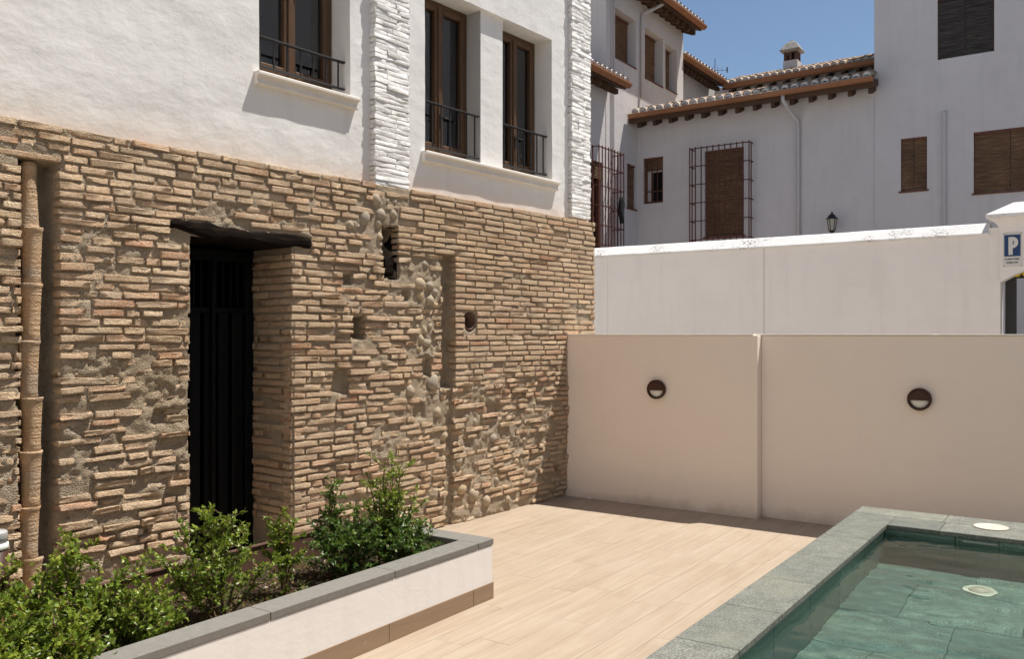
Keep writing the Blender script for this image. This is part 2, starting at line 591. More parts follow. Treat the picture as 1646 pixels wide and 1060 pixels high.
def inst(name, me, parent, loc, rot=(0, 0, 0), sc=(1, 1, 1), absolute=True):
    o = bpy.data.objects.new(name, me)
    col.objects.link(o); o.parent = parent
    b = BASE[parent.name]
    o.location = (loc[0] - b[0], loc[1] - b[1], loc[2] - b[2])
    o.rotation_euler = rot; o.scale = sc
    BASE[o.name] = b
    return o


class FBM:
    """value noise on a 2D lattice, a few octaves, 0..1"""
    def __init__(s, seed):
        s.t = np.random.default_rng(seed).random((256, 256))

    def one(s, x, y):
        xi = np.floor(x).astype(int); yi = np.floor(y).astype(int)
        fx = x - xi; fy = y - yi
        fx = fx * fx * (3 - 2 * fx); fy = fy * fy * (3 - 2 * fy)
        t = s.t
        a = t[xi % 256, yi % 256]; b = t[(xi + 1) % 256, yi % 256]
        c = t[xi % 256, (yi + 1) % 256]; d = t[(xi + 1) % 256, (yi + 1) % 256]
        return (a * (1 - fx) + b * fx) * (1 - fy) + (c * (1 - fx) + d * fx) * fy

    def __call__(s, x, y, scale, octv=4, g=.5):
        x = np.asarray(x, float) / scale + 31.7; y = np.asarray(y, float) / scale + 17.3
        r = 0; a = 1; n = 0
        for k in range(octv):
            r = r + a * s.one(x, y); n += a; a *= g; x = x * 2.03 + 5.1; y = y * 2.03 + 9.2
        return r / n


def sstep(a, b, x):
    t = np.clip((x - a) / (b - a), 0, 1)
    return t * t * (3 - 2 * t)


def grid_mesh(name, V, nu, nv, mask, mat, parent, smooth=True, extra=None, kind=None):
    """V: (nu*nv,3) vertices, faces between; mask (nu-1,nv-1) True = keep"""
    idx = np.arange(nu * nv).reshape(nu, nv)
    q = np.stack([idx[:-1, :-1], idx[1:, :-1], idx[1:, 1:], idx[:-1, 1:]], -1)[mask]
    me = bpy.data.meshes.new(name)
    nf = len(q)
    me.vertices.add(len(V)); me.vertices.foreach_set('co', np.asarray(V, np.float32).ravel())
    me.loops.add(nf * 4); me.loops.foreach_set('vertex_index', q.astype(np.int32).ravel())
    me.polygons.add(nf); me.polygons.foreach_set('loop_start', np.arange(0, nf * 4, 4, dtype=np.int32))
    me.polygons.foreach_set('loop_total', np.full(nf, 4, np.int32))
    me.polygons.foreach_set('use_smooth', np.full(nf, smooth))
    me.materials.append(mat)
    me.update(calc_edges=True)
    o = bpy.data.objects.new(name, me)
    col.objects.link(o)
    if parent:
        o.parent = parent; BASE[o.name] = BASE[parent.name]
    if kind: o['kind'] = kind
    return o


def wall_open(mb, P, us, vs, openings, depth, step=None, disp=None, back=False, mi=0):
    """a wall sheet P(u,v,d) with rectangular openings and their reveals; disp(u,v) moves the front"""
    U = sorted(set(list(us) + [o[0] for o in openings] + [o[1] for o in openings]))
    Vv = sorted(set(list(vs) + [o[2] for o in openings] + [o[3] for o in openings]))
    def refine(A):
        if not step: return A
        r = []
        for a, b in zip(A[:-1], A[1:]):
            n = max(1, int(math.ceil((b - a) / step)))
            r += [a + (b - a) * k / n for k in range(n)]
        return r + [A[-1]]
    U = [u for u in refine(U) if us[0] <= u <= us[-1]]; Vv = [v for v in refine(Vv) if vs[0] <= v <= vs[-1]]
    D = (lambda u, v: float(disp(u, v))) if disp else (lambda u, v: 0.0)
    idx = {}; verts = []; faces = []
    def vid(i, j):
        if (i, j) not in idx:
            idx[(i, j)] = len(verts); verts.append(P(U[i], Vv[j], D(U[i], Vv[j])))
        return idx[(i, j)]
    for i in range(len(U) - 1):
        for j in range(len(Vv) - 1):
            uc = (U[i] + U[i + 1]) / 2; vc = (Vv[j] + Vv[j + 1]) / 2
            if any(o[0] < uc < o[1] and o[2] < vc < o[3] for o in openings): continue
            faces.append((vid(i, j), vid(i + 1, j), vid(i + 1, j + 1), vid(i, j + 1)))
    mb.add(verts, faces, mi)
    for o in openings:
        dd = o[4] if len(o) > 4 else depth
        us_ = [u for u in U if o[0] - 1e-9 <= u <= o[1] + 1e-9]; vs_ = [v for v in Vv if o[2] - 1e-9 <= v <= o[3] + 1e-9]
        for v in (o[2], o[3]):
            if v <= vs[0] or v >= vs[-1]: continue
            A = [P(u, v, D(u, v)) for u in us_]; B = [P(u, v, -dd) for u in us_]
            mb.add(A + B, [(k, k + 1, len(us_) + k + 1, len(us_) + k) for k in range(len(us_) - 1)], mi)
        for u in (o[0], o[1]):
            if u <= us[0] or u >= us[-1]: continue
            A = [P(u, v, D(u, v)) for v in vs_]; B = [P(u, v, -dd) for v in vs_]
            mb.add(A + B, [(k, k + 1, len(vs_) + k + 1, len(vs_) + k) for k in range(len(vs_) - 1)], mi)
        if back:
            mb.add([P(o[0], o[2], -dd), P(o[1], o[2], -dd), P(o[1], o[3], -dd), P(o[0], o[3], -dd)], [(0, 1, 2, 3)], mi)


# ------------------------------------------------------------------ ground and courtyard floor
POOL_Z = .40                       # top of the pool coping
PX0, PY1 = -1.535, 6.93            # outer corner of the pool
PIX, PIY = -1.265, 6.37            # inner corner of the pool
PXR, PYN = 2.6, -1.5               # far right and near end (outside the picture)

def ring(b, x0, x1, y0, y1, hx0, hx1, hy0, hy1, z0, z1):
    """a sheet with a rectangular hole for the basin"""
    b.box(x0, hx0, y0, y1, z0, z1); b.box(hx1, x1, y0, y1, z0, z1)
    b.box(hx0, hx1, hy1, y1, z0, z1); b.box(hx0, hx1, y0, hy0, z0, z1)


BAS = (PX0 + .05, PXR - .02, PYN + .02, PY1 - .05)
g = MB()
ring(g, -400, 400, -400, 400, *BAS, -.5, -.06)
g.struct('ground', MAT['ground'])
fl = MB()
ring(fl, -5.6, 8.4, -2.6, 8.2, *BAS, -.055, -.006)
floor = fl.struct('courtyard_floor', MAT['grout'])
lane = MB()
lane.box(-12, 9, 8.2, 19.9, -.055, -.004)
lane.struct('lane', MAT['ground'])

# planks of pale porcelain along Y
W_, L_, J_ = .20, 1.20, .0020
plank_mesh = {}
def plank(x0, y0, y1):
    L = round(y1 - y0, 3)
    if L not in plank_mesh:
        plank_mesh[L] = MB().box(-(W_ - J_) / 2, (W_ - J_) / 2, 0, L - J_, -.012, 0, .0006).mesh('plank', MAT['plank'])
    inst('plank', plank_mesh[L], floor, (x0 + W_ / 2, y0, random.uniform(-.0003, .0003)))
x = -5.3; k = 0
while x < PX0 + .02:
    y = -2.2 + (k * .41) % L_ - L_ + .13 * (k % 3)
    while y < 7.99:
        a, b = max(y, .2), min(y + L_, 8.01)
        vis = b > 2.2 + max(0, (-3.27 - x) * 0) if x > -3.5 else b > 3.4
        if b - a > .05 and vis:
            plank(x, a, b)
        y += L_
    x += W_; k += 1
# the strip of floor the planks do not reach, to the right and near the camera
MB().box(-3.3, PX0, -2.8, .19, -.0055, -.001).part('floor_strip', MAT['plank'], floor)

# ------------------------------------------------------------------ the brick building (local axes: x out of the wall, y along it, z up)
bld = thing('brick_building', 'old house with rough brown brick ground floor and white plastered upper floor', 'house',
            (-5.27, 0, 0), R(-4.2), local=True)
S0, S1, ZT = 1.2, 8.44, 2.945
nz_ = FBM(3); nz2 = FBM(5); nz3 = FBM(9)


def quality(s, z):
    """how regular the brickwork is: 1 neat courses, 0 rubble"""
    s = np.asarray(s, float); z = np.asarray(z, float)
    q = np.full(np.broadcast(s, z).shape, .55)
    q = np.where(s > 6.17, .97 - .62 * sstep(1.55, 1.05, z), q)
    q = np.where((s > 7.7) & (z < 1.4), .62 - .3 * sstep(.7, .3, z), q)
    q = np.where((s > 4.36) & (s < 4.66) & (z < 2.3), .88, q)
    q = np.where((s >= 4.66) & (s < 5.1), .62 - .2 * sstep(.9, .5, z), q)
    q = np.where((s >= 5.1) & (s < 5.7), .66 - .25 * sstep(1.0, .6, z), q)
    q = np.where((s >= 5.7) & (s <= 6.17), .45, q)
    q = np.where((s > 2.7) & (s < 3.56), .66 - .42 * sstep(1.75, 1.15, z), q)
    q = np.where(s <= 2.7, .42, q)
    q = np.where((z > 2.42) & (s < 5.2), .74, q)
    q = np.where((z > 2.42) & (s > 5.55), .95, q)
    return np.clip(q + .22 * (nz_(s, z, .6, 3) - .5), .03, 1)


def swell(s, z):
    u = .05 * (nz2(s, z, 1.1, 3) - .5)
    u = u * (1 - .75 * sstep(6.0, 6.4, s) * sstep(1.0, 1.4, z))
    u = u + .05 * sstep(.7, 0, z) * (nz3(s, z, .6, 2) - .35)
    return u


def patch(s, z):
    q = quality(s, z)
    return sstep(.60, .70, nz3(s, z, .26, 4) + .30 * (.52 - q))


# recesses: s0, s1, z0, z1, depth
HOLES = [(2.505, 2.72, -.1, 2.70, .15),      # chase of the clay pipe
         (5.29, 5.465, 2.17, 2.58, .42),    # beam hole
         (4.955, 5.10, 1.665, 1.83, .17),     # putlog
         (5.985, 6.165, 1.22, 2.40, .10),       # upper chase
         (6.03, 6.13, -.1, 1.2, .028),
         (4.76, 4.93, 1.24, 1.42, .04),      # scar
         (4.86, 4.97, 2.10, 2.17, .06),
         (5.52, 5.60, 1.98, 2.06, .05),
         (6.62, 6.80, .95, 1.04, .03), (6.28, 6.42, .66, .76, .03), (3.30, 3.40, 1.12, 1.22, .03),
         (5.74, 5.86, 1.34, 1.50, .05), (5.64, 5.78, .98, 1.12, .03)]
DOOR = (3.56, 4.372, 0.0, 2.335)
LINTEL = (3.42, 4.55, 2.325, 2.435)


def mortar_h(s, z):
    q = quality(s, z)
    n2 = nz2(s, z, .055, 3); n3 = nz_(s, z, .022, 2)
    h = -.0125 - .0015 * sstep(.7, .95, q) + (1 - q) * .014 * (nz3(s, z, .25, 3) - .6) + .016 * (n2 - .5) * (1.3 - q) + .009 * (n3 - .5) + .030 * (nz2(s, z * 1.4, .13, 3) - .5) * np.clip(1.05 - q, .08, 1)
    p = patch(s, z)
    lay = nz3(s * .35, z, .06, 3)
    h = h * (1 - p) + p * (-.012 + .030 * (n2 - .5) + .022 * (n3 - .5) + .030 * (lay - .5))
    h = h + swell(s, z)
    for (a, b, c, d, dep) in HOLES:
        ws = s + .035 * (nz_(s, z, .09, 3) - .5); wz = z + .035 * (nz2(s, z, .09, 3) - .5)
        e = .012
        k = sstep(a - e, a + e, ws) * sstep(b + e, b - e, ws) * sstep(c - e, c + e, wz) * sstep(d + e, d - e, wz)
        h = h - k * dep
    # round terracotta drain mouth
    rr = np.hypot(s - 6.375, (z - 1.815))
    h = h - .12 * sstep(.092, .075, rr)
    return h


ST = .0135
sv = np.arange(S0, S1 + 1e-6, ST); zv = np.arange(-.05, ZT + 1e-6, ST)
Sg, Zg = np.meshgrid(sv, zv, indexing='ij')
Hg = mortar_h(Sg, Zg)
sc_ = (Sg[:-1, :-1] + Sg[1:, 1:]) / 2; zc_ = (Zg[:-1, :-1] + Zg[1:, 1:]) / 2
rag = .03 * (nz_(sc_, zc_, .06, 3) - .5)
mask = ~((sc_ > DOOR[0] + rag - .004) & (sc_ < DOOR[1] + .014) & (zc_ < DOOR[3] + .02))
# close the edge of the corner and the ledge by folding the last rows back
Hg[-1, :] = -.5; Sg[-1, :] = Sg[-2, :]
Hg[:, -1] = -.12; Zg[:, -1] = Zg[:, -2]
bwall = grid_mesh('brick_wall', np.stack([Hg, Sg, Zg], -1).reshape(-1, 3), len(sv), len(zv), mask, MAT['mortar'], bld)

# --- bricks
UPAR = [-1, -1, -.97, -.92, -.3, .35, .92, .97, 1, 1]
VPAR = [-1, -1, -.88, -.72, .70, .86, 1, 1]
NU, NV = len(UPAR), len(VPAR); NB = NU * NV
TU, TV = np.meshgrid(np.arange(NU), np.arange(NV), indexing='ij')
_u = np.array(UPAR)[TU]; _v = np.array(VPAR)[TV]
_back = (TU == 0) | (TU == NU - 1) | (TV == 0) | (TV == NV - 1)
_eu = (np.abs(_u) == 1); _ev = (np.abs(_v) == 1)
_idx = np.arange(NB).reshape(NU, NV)
BQ = np.stack([_idx[:-1, :-1], _idx[1:, :-1], _idx[1:, 1:], _idx[:-1, 1:]], -1).reshape(-1, 4)


def brick_verts(L, h, rng, wear=.5, depth=.09, r=.0062):
    """one worn brick, centred; x is out of the wall with the face near x=0"""
    n = (NU, NV)
    rr = r * (0.6 + .9 * wear)
    inn = ~(_eu | _ev)
    x = -rr * (.8 * _eu + .8 * _ev + .18 * (np.abs(_u) > .9) + .18 * (np.abs(_v) > .7)) + rng.normal(0, 1, n) * np.where(inn, .0006 + .0016 * wear, .0012 + .0030 * wear)
    y = _u * L / 2 + rng.normal(0, .0016 + .0034 * wear, n)
    z = _v * h / 2 + rng.normal(0, .0009 + .0018 * wear, n) + (rng.normal(0, .0005 + .0022 * wear, (NU, 1)) * (_v < 0)) + (rng.normal(0, .0004 + .0014 * wear, (NU, 1)) * (_v > 0))
    crn = _eu & _ev
    y = y - np.sign(_u) * crn * rr * .6
    z = z - np.sign(_v) * crn * rr * .4
    # a little out of true, broken ends and chips
    x = x + rng.normal(0, .0018 * wear) * _u + rng.normal(0, .0014 * wear) * _v
    if rng.random() < .30 * wear + .04:
        cu = 1 if rng.random() < .5 else -1
        k = np.clip(2.6 * (cu * _u) - 1.5, 0, 1) * rng.uniform(.006, .022)
        x = x - k
    for q in range(int(rng.integers(0, 2 + int(3 * wear)))):
        i, j = int(rng.integers(1, NU - 1)), (1 if rng.random() < .5 else NV - 2)
        x[i, j] -= rng.uniform(.003, .010); z[i, j] -= np.sign(_v[i, j]) * rng.uniform(0, .006)
    x = np.where(_back, -depth, x)
    return np.stack([x, y, z], -1).reshape(-1, 3)


singles = []
for k in range(28):
    rng = np.random.default_rng(100 + k)
    me = bpy.data.meshes.new('brick')
    V = brick_verts(.25, .044, rng, wear=.20 + .8 * (k % 14) / 14)
    me.from_pydata(V.tolist(), [], BQ.tolist())
    me.polygons.foreach_set('use_smooth', [True] * len(me.polygons))
    me.materials.append(MAT['brick_single']); me.update()
    singles.append(me)


def free_segments(z, h, s0, s1, obst):
    segs = [(s0, s1)]
    for (a, b, c, d) in obst:
        if z + h * .5 > c + .008 and z - h * .5 < d - .008:
            ns = []
            for (p, q) in segs:
                if b <= p or a >= q: ns.append((p, q)); continue
                if a > p: ns.append((p, a))
                if b < q: ns.append((b, q))
            segs = ns
    return segs


COBBLES = []   # (s, z, ry, rz)
crng = np.random.default_rng(5)
for (s, z, r) in [(5.22, 2.79, .052), (5.33, 2.80, .034), (5.27, 2.685, .066), (5.40, 2.70, .055), (5.10, 2.63, .060), (5.42, 2.80, .034), (5.255, 2.60, .04),
                  (5.255, 2.50, .036), (5.26, 2.435, .033), (5.12, 2.43, .026), (5.27, 2.37, .028), (5.19, 2.38, .028), (4.95, 2.56, .035), (5.0, 2.47, .025),
                  (5.78, 2.31, .045), (5.89, 2.34, .04), (5.72, 2.13, .058), (5.79, 2.10, .036), (5.85, 2.12, .05), (5.72, 2.04, .05), (5.84, 2.0, .055), (5.90, 2.20, .04),
                  (5.91, 2.07, .036), (5.90, 1.96, .04), (5.70, 1.76, .04), (5.78, 1.74, .042), (5.85, 1.77, .038), (5.74, 1.66, .04), (5.82, 1.63, .05), (5.72, 1.57, .036), (5.80, 1.50, .042),
                  (5.88, 1.28, .075), (5.93, 1.02, .05), (6.02, .80, .05), (6.10, .66, .06), (6.22, .55, .05), (6.33, .95, .045), (6.45, .88, .04), (6.55, 1.12, .035), (6.7, .72, .05),
                  (6.25, .30, .06), (6.42, .22, .07), (6.6, .15, .06), (6.75, .30, .05), (6.9, .12, .05), (5.6, 1.22, .05), (6.38, 1.20, .035), (7.35, 1.0, .03), (7.2, .66, .04), (7.05, .45, .05)]:
    COBBLES.append((s, z, r * crng.uniform(.9, 1.15), r * crng.uniform(.75, 1.05)))

OBST = [(a + .008, b - (.012 if dep > .4 else .006), c, d) for (a, b, c, d, dep) in HOLES] + [(DOOR[0] - .005, DOOR[1] - .001, -1, DOOR[3] - .004), LINTEL,
        (2.37, 2.745, 2.70, 2.762), (6.375 - .085, 6.375 + .085, 1.73, 1.90), (5.205, 5.605, 2.885, 3.1)]
placed = []       # (s, z, L, h, front, tilt, roll, wear)
brng = np.random.default_rng(21)
z = .012; row = 0
while z < ZT - .03:
    hrow = brng.uniform(.0375, .044)
    pitch = hrow + brng.uniform(.0105, .0145)
    zc = z + hrow / 2
    if z + pitch > ZT - .028:
        hrow = min(hrow, ZT - .008 - z); zc = z + hrow / 2
    for (a, b) in free_segments(zc, hrow, S0, S1 - .004, OBST):
        s = a + (brng.uniform(.002, .01))
        first = True
        while s < b - .03:
            q = float(quality(s + .1, zc))
            if q > .85:
                L = .262 + brng.normal(0, .008)
                if first: L = L * (.5 if row % 2 else 1.0) if brng.random() < .8 else L * .7
            else:
                L = [.255, .13, .18, .085][brng.choice(4, p=[.36, .34, .22, .08])] * brng.uniform(.88, 1.12)
            first = False
            if s + L > b - .045: L = b - .003 - s
            if L > .33: L = L * .55
            J = brng.uniform(.013, .019) if q > .8 else brng.uniform(.008, .026)
            sc2 = s + L / 2
            s += L + J
            pt = float(patch(sc2, zc))
            miss = .006 + .34 * max(0, .75 - q) ** 1.4 + .38 * pt * (q < .8)
            jamb = (sc2 - L / 2 < DOOR[1] + .03 and sc2 > DOOR[1]) or (sc2 + L / 2 > DOOR[0] - .03 and sc2 < DOOR[0])
            if brng.random() < miss and not jamb: continue
            if any(abs(sc2 - cs) < L * .42 + cr * .55 and abs(zc - cz) < hrow * .4 + cr2 * .55 for (cs, cz, cr, cr2) in COBBLES): continue
            wear = float(np.clip(1 - q + brng.normal(0, .12), .05, 1))
            fr = brng.normal(0, .0024 + .010 * (1 - q) ** 1.2) - .012 * pt
            hh = hrow * brng.uniform(.90 - .10 * (1 - q), 1.05) * (1 - .16 * (brng.random() < (1 - q) * .5))
            zz = zc + .014 * math.sin(sc2 * 1.7 + row * .13) * (1 - q) + .02 * (float(nz3(sc2, zc, .7, 2)) - .5) * (1 - .7 * (q > .85))
            zz += brng.normal(0, .0006 + .0035 * (1 - q))
            tilt = brng.normal(0, .006 + .030 * (1 - q)) + (.05 * (nz2(sc2, zc, .8, 2) - .5) * (1 - q))
            placed.append((sc2, zz, L, hh, fr + float(swell(sc2, zc)), float(tilt), brng.normal(0, .03 * (1 - q)), wear))
    z += pitch; row += 1

# which ones show largest: the ones nearest the camera that are in the frame and above the planting
def vis_key(p):
    return p[0] if (p[0] > 2.40 and p[1] > .35) else 99
order = sorted(range(len(placed)), key=lambda i: vis_key(placed[i]))
NSINGLE = 232
for i in order[:NSINGLE]:
    (s, zz, L, hh, fr, tilt, roll, wear) = placed[i]
    k = min(13, int(wear * 14)) + 14 * (i % 2)
    inst('brick', singles[k], bwall, (fr, s, zz), (tilt, roll, 0), (1, L / .25, hh / .044))


def joined_bricks(name, items, parent, mat, xf, depth=.09, seed=1, kind='stuff'):
    rng = np.random.default_rng(seed)
    VV = np.zeros((len(items), NB, 3)); rn = np.zeros(len(items))
    for n, (s, zz, L, hh, fr, tilt, roll, wear) in enumerate(items):
        v = brick_verts(L, hh, rng, wear, depth)
        ct, st_ = math.cos(tilt), math.sin(tilt)
        y = v[:, 1] * ct - v[:, 2] * st_; z = v[:, 1] * st_ + v[:, 2] * ct
        x = v[:, 0] + v[:, 1] * roll
        VV[n, :, 0] = x + fr; VV[n, :, 1] = y + s; VV[n, :, 2] = z + zz
        rn[n] = rng.random()
    P = xf(VV.reshape(-1, 3))
    Q = (BQ[None] + (np.arange(len(items)) * NB)[:, None, None]).reshape(-1, 4)
    me = bpy.data.meshes.new(name)
    me.from_pydata(P.tolist(), [], Q.tolist())
    me.polygons.foreach_set('use_smooth', [True] * len(me.polygons))
    set_rnd(me, np.repeat(rn, len(BQ)))
    me.materials.append(mat); me.update()
    o = bpy.data.objects.new(name, me)
    col.objects.link(o); o.parent = parent; BASE[o.name] = BASE[parent.name]
    if kind: o['kind'] = kind
    return o


joined_bricks('brick_run', [placed[i] for i in order[NSINGLE:]], bwall, MAT['brick'], lambda v: v, seed=77)

# cobbles set in the wall
cob = []
for k in range(6):
    rng = np.random.default_rng(400 + k)
    b = MB(); V = []; F = []
    nu, nv = 10, 6
    dirs = rng.normal(0, 1, (5, 3)); am = rng.uniform(.05, .16, 5)
    for j in range(nv + 1):
        th = math.pi * j / nv
        for i in range(nu):
            ph = 2 * math.pi * i / nu
            d = np.array([math.sin(th) * math.cos(ph), math.sin(th) * math.sin(ph), math.cos(th)])
            r = 1 + sum(a * math.sin(2.2 * float(d @ w)) for a, w in zip(am, dirs)) * .7
            V.append(tuple(d * r))
    for j in range(nv):
        for i in range(nu):
            F.append((j * nu + i, j * nu + (i + 1) % nu, (j + 1) * nu + (i + 1) % nu, (j + 1) * nu + i))
    b.add(V, F)
    cob.append(b.mesh('cobble', MAT['cobble'], smooth=True))
for i, (s, z, ry, rz) in enumerate(COBBLES):
    dep = float(mortar_h(np.array([s]), np.array([z]))[0])
    inst('cobble', cob[i % 6], bwall, (max(dep, -.06) - .014, s, z), (random.uniform(-.5, .5), random.uniform(-.3, .3), 0), (min(ry, rz) * .85, ry, rz))

# terracotta drain mouth
MB().lathe([(.078, -.14), (.078, -.012), (.068, -.014), (.066, -.13)], 18, (float(swell(6.375, 1.815)) - .008, 6.375, 1.815), 'x').part('drain_mouth', MAT['corten'], bwall, True)

# flat slab over the pipe chase
sl = MB().box(-.10, -.012, 2.38, 2.735, 2.712, 2.746, .006)
sl.part('slab', MAT['brick'], bwall)

# charred beam end in the hole
bm_ = MB()
bm_.box(-.30, -.03, 5.315, 5.45, 2.19, 2.34, .02)
bm_.part('beam_end', MAT['oldwood'], bwall)
so = MB()
x0, x1, y0, y1, z0, z1 = -.38, -.036, 5.282, 5.472, 2.165, 2.590
so.add([(x0, y0, z0), (x0, y1, z0), (x0, y1, z1), (x0, y0, z1), (x1, y0, z0), (x1, y1, z0), (x1, y1, z1), (x1, y0, z1)],
       [(0, 1, 2, 3), (0, 4, 5, 1), (3, 2, 6, 7), (0, 3, 7, 4), (1, 5, 6, 2)])
so.part('sooty_hole', MAT['soot'], bwall)  # plain black open-fronted box lining the hole

# clay pipe: flared segments, one standing in the next
pipe = MB().tube([(-.085, 2.59, .02), (-.085, 2.588, 2.70)], .030, 12).part('clay_pipe', MAT['claypipe'], bld, True)
joints = [2.70, 2.315, 1.99, 1.66, 1.33, 1.02, .70, .40, .08]
for k in range(len(joints) - 1):
    zt, zb = joints[k], joints[k + 1]
    c0 = (-.078 + .006 * ((k * 7) % 3 - 1), 2.590 + .007 * ((k * 5) % 3 - 1), 0)
    if k == 0:
        pr = [(.040, zt), (.044, zt - .02), (.044, zt - .16), (.048, zt - .26), (.055, zb + .008), (.057, zb), (.03, zb)]
    else:
        pr = [(.042, zt + .004), (.062, zt + .006), (.064, zt - .006), (.058, zt - .018), (.055, zt - .06), (.051, (zt + zb) / 2), (.048, zb + .05), (.051, zb + .012), (.045, zb)]
    MB().lathe(pr, 20, c0, 'z').part('pipe_segment', MAT['claypipe'], pipe, True)

# door reveal of bricks: u runs into the wall, the face looks along -y
REV_D = .475
rv = MB()
rrng = np.random.default_rng(31)
Ud = np.arange(0, REV_D + .03, .016); Zd = np.arange(-.05, 2.36, .016)
UG, ZG = np.meshgrid(Ud, Zd, indexing='ij')
HG = -.022 + .012 * (nz2(UG, ZG, .05, 3) - .5) + .02 * (nz3(UG, ZG, .3, 3) - .4)
HG[0, :] = -.030; HG[1, :] = -.024
reveal = grid_mesh('door_reveal', np.stack([-UG, DOOR[1] - HG - .0, ZG], -1).reshape(-1, 3), len(Ud), len(Zd), np.ones((len(Ud) - 1, len(Zd) - 1), bool), MAT['mortar'], bld)
UG2 = np.stack([-UG - .02, DOOR[0] + .0 + HG * .6, ZG], -1)
grid_mesh('far_reveal', UG2.reshape(-1, 3), len(Ud), len(Zd), np.ones((len(Ud) - 1, len(Zd) - 1), bool), MAT['mortar'], bld)
z = .02; row = 0; cnt = 0
while z < 2.30:
    h = rrng.uniform(.041, .046)
    u = .03 if row % 2 else .012
    while u < REV_D - .03:
        L = (.25 if (row + int(u * 10)) % 2 else .125) * rrng.uniform(.8, 1.15)
        L = min(L, REV_D + .01 - u)
        if L > .03 and rrng.random() > .06 and z + h < 2.325:
            k = 2 + int(rrng.integers(0, 6)) + 14 * int(rrng.integers(0, 2))
            if z > .28:
                o = inst('brick', singles[k], reveal, (-(u + L / 2), DOOR[1] + .004 + rrng.normal(0, .004), z + h / 2),
                         (0, 0, R(-90) + rrng.normal(0, .01)), (1, L / .25, h / .044)); cnt += 1
        u += L + rrng.uniform(.009, .016)
    z += h + rrng.uniform(.010, .014); row += 1

# timber lintel: rough hewn, tapering to the left
lt = MB()
V = []; F = []
n = 26
for i in range(n + 1):
    t = i / n
    s = 3.415 + t * (4.548 - 3.415)
    zt = 2.447 - .020 * t + .008 * math.sin(9 * t) + .004 * math.sin(31 * t) + random.uniform(-.005, .005)
    zb = (2.385 - .045 * min(1, t * 3)) + .008 * math.sin(14 * t + 1) + .005 * math.sin(37 * t) + random.uniform(-.005, .005)
    fr = .010 + .006 * math.sin(6 * t) + random.uniform(-.004, .004)
    ring = [(-.40, zb), (fr - .012, zb), (fr, zb + .02), (fr + .004 * math.sin(20 * t), (zb + zt) / 2), (fr - .004, zt - .015), (fr - .018, zt), (-.40, zt)]
    V += [(a, s, b) for a, b in ring]
for i in range(n):
    for k in range(7):
        F.append((i * 7 + k, i * 7 + (k + 1) % 7, (i + 1) * 7 + (k + 1) % 7, (i + 1) * 7 + k))
F += [tuple(range(7)), tuple(n * 7 + k for k in range(7))]
lt.add(V, F)
lt.part('lintel', MAT['oldwood'], bld, True)

# dark passage behind the door and its barred metal door
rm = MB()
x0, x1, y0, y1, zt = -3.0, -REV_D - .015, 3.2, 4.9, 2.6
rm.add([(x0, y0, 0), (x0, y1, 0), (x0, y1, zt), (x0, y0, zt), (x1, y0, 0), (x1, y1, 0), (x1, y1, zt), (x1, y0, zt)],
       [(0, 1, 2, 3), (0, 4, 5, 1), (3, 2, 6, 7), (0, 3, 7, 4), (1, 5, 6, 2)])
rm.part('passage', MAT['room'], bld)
gd = MB()
gx = -.50
gd.box(gx - .05, gx, 3.53, 3.60, .0, 2.33, .004).box(gx - .05, gx, 4.33, 4.40, .0, 2.33, .004).box(gx - .05, gx, 3.60, 4.33, 2.25, 2.33, .004)
gd.box(gx - .048, gx - .002, 3.60, 4.33, 1.86, 1.90, .004).box(gx - .048, gx - .002, 3.60, 4.33, .02, .10, .004)
door = gd.part('metal_door', MAT['gatepaint'], bld)
for k in range(11):
    y = 3.655 + k * .0615
    b = MB().box(gx - .04, gx - .018, y - .006, y + .006, 1.895, 2.255, .002)
    b.part('bar', MAT['gatepaint'], door)
for k in range(6):
    y = 3.63 + k * .118
    MB().box(gx - .045, gx - .012 + .008 * (k % 2), y, y + .085, .09, 1.865, .006).part('slat', MAT['gatepaint'], door)
MB().box(gx - .015, gx + .035, 4.02, 4.05, .1, 2.25, .006).part('stile', MAT['gatepaint'], door)
MB().box(gx - .012, gx + .02, 4.20, 4.235, .1, 1.87, .006).part('stile', MAT['gatepaint'], door)

# ------------------------------------------------------------------ white upper storey
WO = -.08
W1 = (4.150, 5.005, 3.585, 5.15)
W2 = (5.852, 7.737, 3.295, 4.775)
nzw = FBM(44)
def wdisp(u, v):
    e = .016 * (float(nzw(u, v, .9, 3)) - .5) + .006 * (float(nz2(u, v, .16, 2)) - .5)
    return e
wm = MB()
wall_open(wm, lambda u, v, d: (WO + d, u, v), [S0 - .3, 8.42], [2.90, 7.2], [W1 + (.28,), W2 + (.05,)], .28, step=.055, disp=wdisp)
# inner reveals of the double window behind the recessed post line
C0, C1 = 6.655, 6.985
wall_open(wm, lambda u, v, d: (WO - .05 + d, u, v), [W2[0], W2[1]], [W2[2], W2[3]], [(W2[0], C0, W2[2], W2[3]), (C1, W2[1], W2[2], W2[3])], .23)
for (u0, u1) in ((W2[0], C0), (C1, W2[1])):
    for u in (u0, u1):
        wm.add([(WO - .05, u, W2[2]), (WO - .28, u, W2[2]), (WO - .28, u, W2[3]), (WO - .05, u, W2[3])], [(0, 1, 2, 3)])
    for v in (W2[2], W2[3]):
        wm.add([(WO - .05, u0, v), (WO - .05, u1, v), (WO - .28, u1, v), (WO - .28, u0, v)], [(0, 1, 2, 3)])
wm.part('upper_wall', MAT['white'], bld, False)
